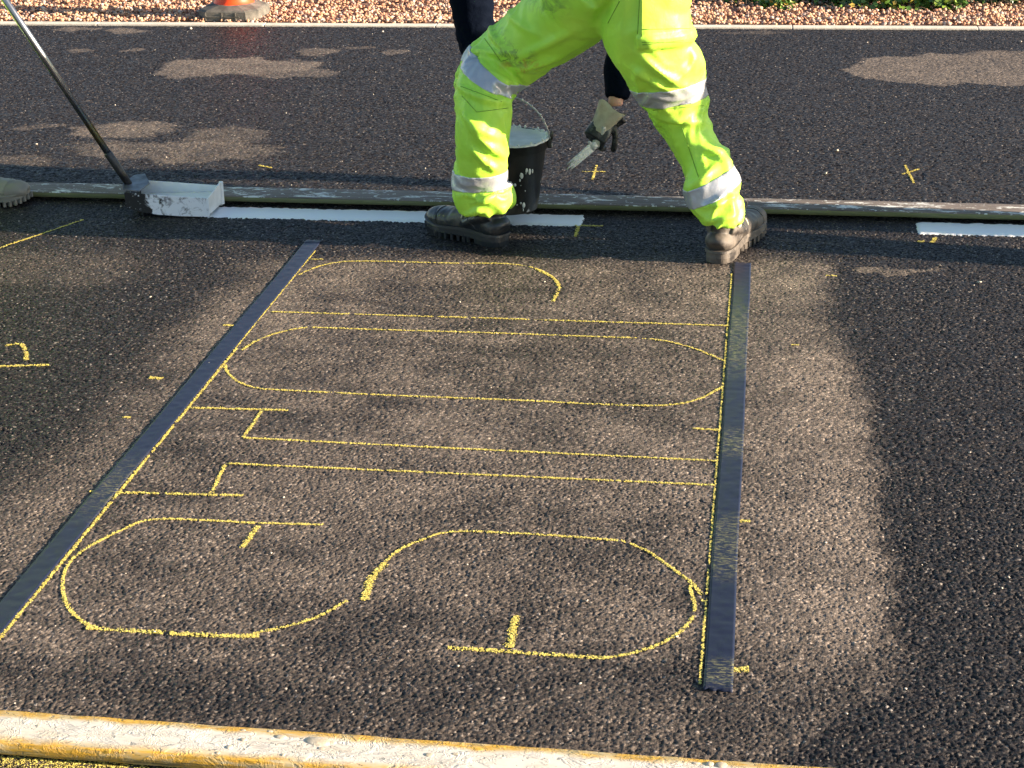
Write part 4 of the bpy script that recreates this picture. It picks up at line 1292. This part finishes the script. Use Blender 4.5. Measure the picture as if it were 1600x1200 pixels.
for a, b, c_, d_, Y, cen, rad in bands:
    pa, na = px_plane(a, b, Y, True); pb, nb = px_plane(c_, d_, Y, False)
    band_from(me, pa, na, pb, nb, cen, rad, .0022, M_BAND, trs)
# stitched seam cords
def on_surface(me_tree, p, off=.001):
    loc, nr, i, d = me_tree.closest_point_on_mesh(p)
    return loc + nr * off
def seam(pts, Y, r=.0011):
    rows = []
    for a, b in zip(pts, pts[1:]):
        for k in range(10):
            u = k / 10; x_ = a[0] + (b[0] - a[0]) * u; y_ = a[1] + (b[1] - a[1]) * u
            o_ = Vector((0, 0, H)); d_ = ray(x_, y_).normalized()
            ok, loc, nr, i = trs.ray_cast(trs.matrix_world.inverted() @ o_ if False else o_ - Vector(worker.location) * 0, d_)
            if ok: rows.append(tuple(loc + nr * r * .5) + (r,))
    b_ = bmesh.new()
    if len(rows) > 2: tube(b_, rows, 6, 1)
    return b_
M_SEAM = mat_simple('seam_thread', (.12, .26, .02), (.20, .38, .03), 60, .8, .3)
dg = bpy.context.evaluated_depsgraph_get(); dg.update()
for pts in ([(1003, -20), (1003, 66)], [(1003, 66), (1090, 66)], [(1003, 46), (1088, 44)], [(712, 132), (792, 162)], [(722, 150), (745, 175), (800, 168)], [(1000, -10), (996, 60)], [(1004, 70), (1075, 62)], [(968, 2), (948, 40)], [(757, 60), (783, 96), (795, 92)], [(1020, 172), (1108, 164)], [(1066, 200), (1096, 290)]):
    b_ = seam(pts, 4.8)
    if len(b_.verts): obj('seam', b_, M_SEAM, trs, True)
    else: b_.free()
# boots
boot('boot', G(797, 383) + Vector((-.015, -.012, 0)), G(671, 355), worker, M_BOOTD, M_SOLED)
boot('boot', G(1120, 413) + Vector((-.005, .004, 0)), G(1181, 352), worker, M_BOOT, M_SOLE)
# body (one mesh): shins, pelvis, torso, arms, neck, head; hands are inside the gloves
def thin(rows, k): return [(r[0], r[1], r[2], r[3] * k, r[4] * k) for r in rows]
shC = Vector((-.50, 5.42, 1.00))
shR, shL = Vector((-.33, 5.43, .97)), P(738, -95, 5.42)
elR, haR = P(985, 60, 5.42), P(962, 166, 5.33)
elL = P(748, 62, 5.40); wrL = P(780, 128, 5.23)
armR_ = [R5(shR, .055), R5((shR + elR) / 2 + Vector((.01, .02, 0)), .050), R5(elR, .042), R5((elR + haR) / 2, .036), R5(haR, .026)]
armR = [R5(shR, .055), R5((shR + elR) / 2 + Vector((.01, .02, 0)), .045), R5(elR, .038), pxr(966, 100, 5.38, 15), pxr(967, 128, 5.36, 15), pxr(962, 156, 5.335, 12), R5(haR, .026)]
armL = [R5(shL, .055), pxr(735, -40, 5.41, 25), pxr(737, 0, 5.40, 22), pxr(742, 40, 5.40, 21), pxr(746, 75, 5.38, 18), pxr(765, 100, 5.30, 15), R5(wrL, .027)]
bm = bmesh.new()
tube(bm, thin(legL, .62), 18, 3); tube(bm, thin(legR, .62), 18, 3)
tube(bm, [R5(P(958, 8, 4.86), .09, .08), R5(hipc, .15, .11), R5(hipc + Vector((0, .2, .09)), .14, .10), R5(Vector((-.58, 5.3, 1.02)), .16, .11), R5(shC, .15, .10)], 22, 4)
tube(bm, armR, 16, 4); tube(bm, armL, 16, 4)
tube(bm, [R5(shL, .06), R5(shC, .08), R5(shR, .06)], 14, 3)
hc = Vector((-.46, 5.64, 1.00))
tube(bm, [R5(shC, .065), R5(shC * .5 + hc * .5, .058), R5(hc, .055)], 14, 3)
MH = head_bm(bm, hc, (-.05, .5, -.85), (0, .85, .5))
me = remesh(bm, .008, 2)
body = mesh_obj('body', me, M_SKIN, worker)
hair_obj(MH, worker)
# jumper
bm = bmesh.new()
slvR = [R5(shR, .072), R5((shR + elR) / 2 + Vector((.01, .02, 0)), .064), R5(elR, .056), pxr(966, 100, 5.38, 22), pxr(967, 128, 5.36, 23), pxr(963, 154, 5.335, 18)]
slvL = [R5(shL, .080), pxr(735, -40, 5.41, 38), pxr(737, 0, 5.40, 33), pxr(742, 40, 5.40, 31), pxr(746, 75, 5.38, 27), pxr(765, 100, 5.30, 22), R5(wrL + (elL - wrL) * .12, .036)]
tube(bm, slvR, 20, 4); tube(bm, slvL, 20, 4)
tube(bm, [R5(hipc + Vector((0, .10, .075)), .19, .135), R5(hipc + Vector((-.02, .24, .12)), .18, .13), R5(Vector((-.56, 5.3, 1.03)), .19, .135), R5(shC, .17, .11), R5(shC + Vector((-.02, .08, -.05)), .09, .08)], 24, 4)
tube(bm, [R5(shL, .085), R5(shC, .11), R5(shR, .075)], 16, 3)
me = remesh(bm, .007, 6)
folds(me, slvR, .0055, 2.2, 1.3, lambda c: (c[:, 0] > -.47) * (c[:, 2] < .9)); folds(me, slvL, .006, 5.2, 1.2, lambda c: (c[:, 0] < -.62) * (c[:, 2] < .95))
mesh_obj('jumper', me, M_NAVY, worker)
# gloves
M_CUFF = mat_simple('canvas_cuff', (.56, .51, .38), (.70, .66, .52), 40, .85, .6, 300, .001)
t = NT('dipped_glove'); v = t.geo()
M_GLOVE = t.out(t.mix(t.ramp(t.noise(v, 45, 5, .7), [(.50, 0), (.72, 1)]), (.012, .013, .014), (.14, .155, .14)), .5, t.bump(t.noise(v, 110, 4), .6, .004))
k0, k1, k2 = P(955, 178, 5.325), P(935, 205, 5.29), P(913, 240, 5.24)
ddir = (k2 - k0).normalized()
bm = bmesh.new()
hand_bm(bm, k0 + ddir * .01, ddir, Vector((.25, .75, -.1)), 1.3, .1, .92, 1, 1.08)
tube(bm, [R5(k0, .030, .024), R5(k1, .037, .026), R5(k1 + ddir * .03, .038, .024)], 16, 3)
for i in range(6):
    q = P(945 + i * 5, 200 - i * 3, 5.32)
    tube(bm, [R5(q, .010), R5(q + Vector((.012, .01, -.016)), .007)], 8, 2)
me = remesh(bm, .0032, 2)
gl = mesh_obj('glove', me, M_GLOVE, worker)
# flared canvas cuff, open at the top
b = bmesh.new(); seg = 40; rings = []
cd = (P(970, 150, 5.335) - k1).normalized(); uu = cd.cross(Vector((0, 1, 0))).normalized(); vv_ = uu.cross(cd)
for i, (s_, ra, rb) in enumerate([(0.0, .033, .027), (.022, .034, .028), (.044, .038, .032), (.064, .044, .039), (.078, .050, .045)]):
    ring = []
    for k in range(seg):
        a = 2 * math.pi * k / seg
        wv = 1 + .05 * math.sin(3 * a + s_ * 30) + .03 * math.sin(7 * a)
        lift = s_ * (1 + .28 * max(0, -math.cos(a)) - .05 * math.sin(2 * a)) + (.016 * max(0, math.cos(a + .6)) * s_ / .09)
        ring.append(b.verts.new(k1 + cd * (lift - .004) + uu * math.cos(a) * ra * wv + vv_ * math.sin(a) * rb * wv))
    rings.append(ring)
for r0, r1 in zip(rings, rings[1:]):
    for k in range(seg): b.faces.new((r0[k], r0[(k + 1) % seg], r1[(k + 1) % seg], r1[k]))
bmesh.ops.solidify(b, geom=b.faces[:], thickness=.0022)
obj('glove_cuff', b, M_CUFF, gl, True)
bm = bmesh.new()
hd = (Vector((BC.x - .015, BC.y - .018, ZT + .137)) - wrL)
hand_bm(bm, wrL + Vector((0, 0, .01)), hd, Vector((0, -.6, -.6)), 1.5, 0, .92, 1, 1.1)
me = remesh(bm, .004, 2)
mesh_obj('glove', me, M_GLOVE, worker)

# the brush
br = empty('paint_brush', P(905, 245, 5.25))
tag(br, 'flat white clotted paint brush held in the gloved hand', 'paint brush')
t0, t1 = P(930, 226, 5.262), P(882, 264, 5.205)
bd_ = (t1 - t0).normalized(); bs = bd_.cross(Vector((.1, 1, .25))).normalized()
b = bmesh.new()
hs = t0 - bd_ * .02; he = P(944, 198, 5.27)
tube(b, [R5(he, .007, .006), R5((he + hs) / 2, .008, .006), R5(hs, .011, .007), R5(t0, .017, .007)], 14, 3, tuple(bd_.cross(bs)))
obj('handle', b, mat_simple('brush_handle', (.30, .31, .28), (.5, .51, .48), 60, .5, .4), br, True)
b = bmesh.new()
tube(b, [R5(t0 - bd_ * .004, .0135, .008), R5(t0 + bd_ * .016, .0145, .008)], 16, 1, tuple(bd_.cross(bs)))
ball(b, t0 + bd_ * .012 + bs * -.017, .006, 8)
obj('ferrule', b, mat_simple('ferrule', (.45, .45, .42), (.65, .66, .63), 70, .45, .5), br, True)
b = bmesh.new()
for i in range(13):
    u = (i - 6) / 6
    s0 = t0 + bd_ * .012 + bs * u * .011
    s1 = t0 + bd_ * random.uniform(.095, .125) + bs * u * .010 + Vector((random.uniform(-.004, .004), 0, random.uniform(-.004, .004)))
    tube(b, [R5(s0, .0035, .0045), R5((s0 + s1) / 2 + bs * random.uniform(-.002, .002), .0033, .004), R5(s1, .0018)], 8, 3)
obj('bristles', b, mat_simple('clotted_bristles', (.80, .80, .76), (.55, .56, .52), 120, .5, .7, 200), br, True)

# ================================================================== other workers
def standing(loc, yaw, label, mats, hands=None, arms=None, feet_gap=.30, boots=(M_BOOT, M_SOLE), group=None, hat=True, feet=None, lean=0.0):
    """upright worker; local frame faces +x"""
    mT, mJ = mats
    X = Vector(loc)
    rot = Matrix.Rotation(yaw, 3, 'Z')
    def L(x_, y_, z_): return X + rot @ Vector((x_, y_, z_))
    r = empty('person', X); tag(r, label, 'person', group)
    f = feet or [(-.03, feet_gap / 2), (.02, -feet_gap / 2)]
    f0 = f; f = [q_[:2] for q_ in f]
    bm = bmesh.new(); tr = bmesh.new(); legs = []
    lw = lean
    for i, (fx, fy) in enumerate(f):
        hy = .09 if fy > 0 else -.09
        rows = [L(fx, fy, .09), L(fx + .01, fy, .25), L(fx * .7 + .045, (fy + hy) / 2 + (fy - hy) * .1, .49), L(fx * .3 + .02, hy * 1.05, .72), L(0, hy, .90)]
        tube(bm, [R5(p, q) for p, q in zip(rows, (.040, .052, .055, .075, .09))], 16, 3)
        tr_rows = [R5(p, q) for p, q in zip([L(fx, fy, .07)] + rows[1:], (.070, .078, .085, .10, .115))]
        legs.append(tr_rows); tube(tr, tr_rows, 22, 4)
    tube(bm, [R5(L(0, 0, .86), .15, .10), R5(L(lw * .2, 0, 1.0), .145, .10), R5(L(lw * .5, 0, 1.2), .16, .105), R5(L(lw * .9, 0, 1.40), .17, .10), R5(L(lw, 0, 1.46), .08, .07)], 20, 4, tuple(rot @ Vector((1, 0, 0))))
    tube(tr, [R5(L(0, 0, .80), .165, .125), R5(L(0, 0, .92), .175, .13), R5(L(.0, 0, 1.02), .165, .12)], 22, 3, tuple(rot @ Vector((1, 0, 0))))
    jk = bmesh.new()
    tube(jk, [R5(L(0, 0, .92), .185, .14), R5(L(lw * .3, 0, 1.1), .18, .135), R5(L(lw * .6, 0, 1.28), .20, .14), R5(L(lw * .9, 0, 1.42), .19, .12), R5(L(lw, 0, 1.49), .09, .08)], 24, 4, tuple(rot @ Vector((1, 0, 0))))
    hw = []
    for i, sgn in enumerate((1, -1)):
        sh = L(lw * .9, sgn * .19, 1.40)
        el, wr = (arms[i] if arms else (L(-.03, sgn * .27, 1.12), L(.06, sgn * .26, .88)))
        el, wr = Vector(el), Vector(wr)
        rows = [sh, (sh + el) / 2, el, (el + wr) / 2, wr]
        tube(bm, [R5(p, q) for p, q in zip(rows, (.055, .048, .042, .037, .027))], 14, 3)
        tube(jk, [R5(p, q) for p, q in zip(rows, (.075, .066, .058, .052, .044))], 18, 4)
        dd = (hands[i] - wr) if hands else (wr - el)
        hand_bm(bm, wr, dd, rot @ Vector((0, -sgn, 0)), .8 if not hands else 1.3, .1, .95, sgn)
    MH = None
    tube(bm, [R5(L(lw, 0, 1.44), .06), R5(L(lw + .02, 0, 1.58), .055)], 14, 3)
    MH = head_bm(bm, L(lw + .035, 0, 1.645), rot @ Vector((1, 0, -.35)), (0, 0, 1))
    mesh_obj('body', remesh(bm, .008, 2), M_SKIN, r)
    me = remesh(tr, .009, 6)
    for k, lr in enumerate(legs):
        ax = np.array(rot @ Vector((0, 1, 0)))
        sg = 1 if k == 0 else -1
        folds(me, lr, .009, 3 + k + yaw, 1.0, lambda c, sg=sg, ax=ax: ((c - np.array(X)) @ ax * sg > 0) * (c[:, 2] < .8))
    tt = mesh_obj('trousers', me, mT, r)
    for k, lr in enumerate(legs):
        for z_ in (.26, .46):
            c_ = Vector(lr[1][:3]) if z_ < .3 else Vector(lr[2][:3])
            c_.z = z_
            band_from(me, Vector((0, 0, z_ + .028)), Vector((0, 0, 1)), Vector((0, 0, z_ - .028)), Vector((0, 0, -1)), c_, .125, .0025, M_BAND, tt)
    mj = remesh(jk, .009, 5)
    jj = mesh_obj('jacket', mj, mJ, r)
    band_from(mj, Vector((0, 0, 1.13)), Vector((0, 0, 1)), Vector((0, 0, 1.08)), Vector((0, 0, -1)), L(0, 0, 1.1), .205, .003, M_BAND, jj)
    hair_obj(MH, r)
    for q_ in f0:
        fx, fy = q_[:2]; fz = q_[2] if len(q_) > 2 else 0
        toe_out = .03 if fy > 0 else -.03
        boot('boot', L(fx - .075, fy, 0), L(fx + .235, fy + toe_out, 0), r, *boots, z=X.z + fz)
    return r
# operator who drags the spreader: faces +X; front boot toe enters at the left edge
toe = G(62, 300, .05)
opx = toe.x - .235 - .205
hp1 = p0 + dd_ * 1.30; hp2 = p0 + dd_ * 1.05
opl = Vector((opx - .02, 5.10, 0.0))
standing(opl, -.06, 'worker in beige boots at the left edge holding the spreader pole', (M_HV, M_HV),
         hands=[hp1 + Vector((0, .0, 0)), hp2 + Vector((0, 0, 0))],
         arms=[(opl + Vector((.02, .27, 1.12)), hp1 + Vector((-.07, .06, .04))), (opl + Vector((.05, -.24, 1.08)), hp2 + Vector((-.08, -.03, .06)))],
         feet=[(.17, .130, .003), (-.25, -.16)], boots=(M_BOOTB, M_SOLEB), lean=.10)
# colleague standing past the right edge whose long shadow crosses the scene
standing(Vector((2.35, 4.93, 0)), math.radians(180), 'worker in yellow green workwear standing beyond the right edge', (M_HV, M_HV), feet_gap=.34,
         arms=[((2.38, 4.66, 1.12), (2.29, 4.67, .88)), ((2.38, 5.27, 1.12), (2.30, 5.27, .87))])
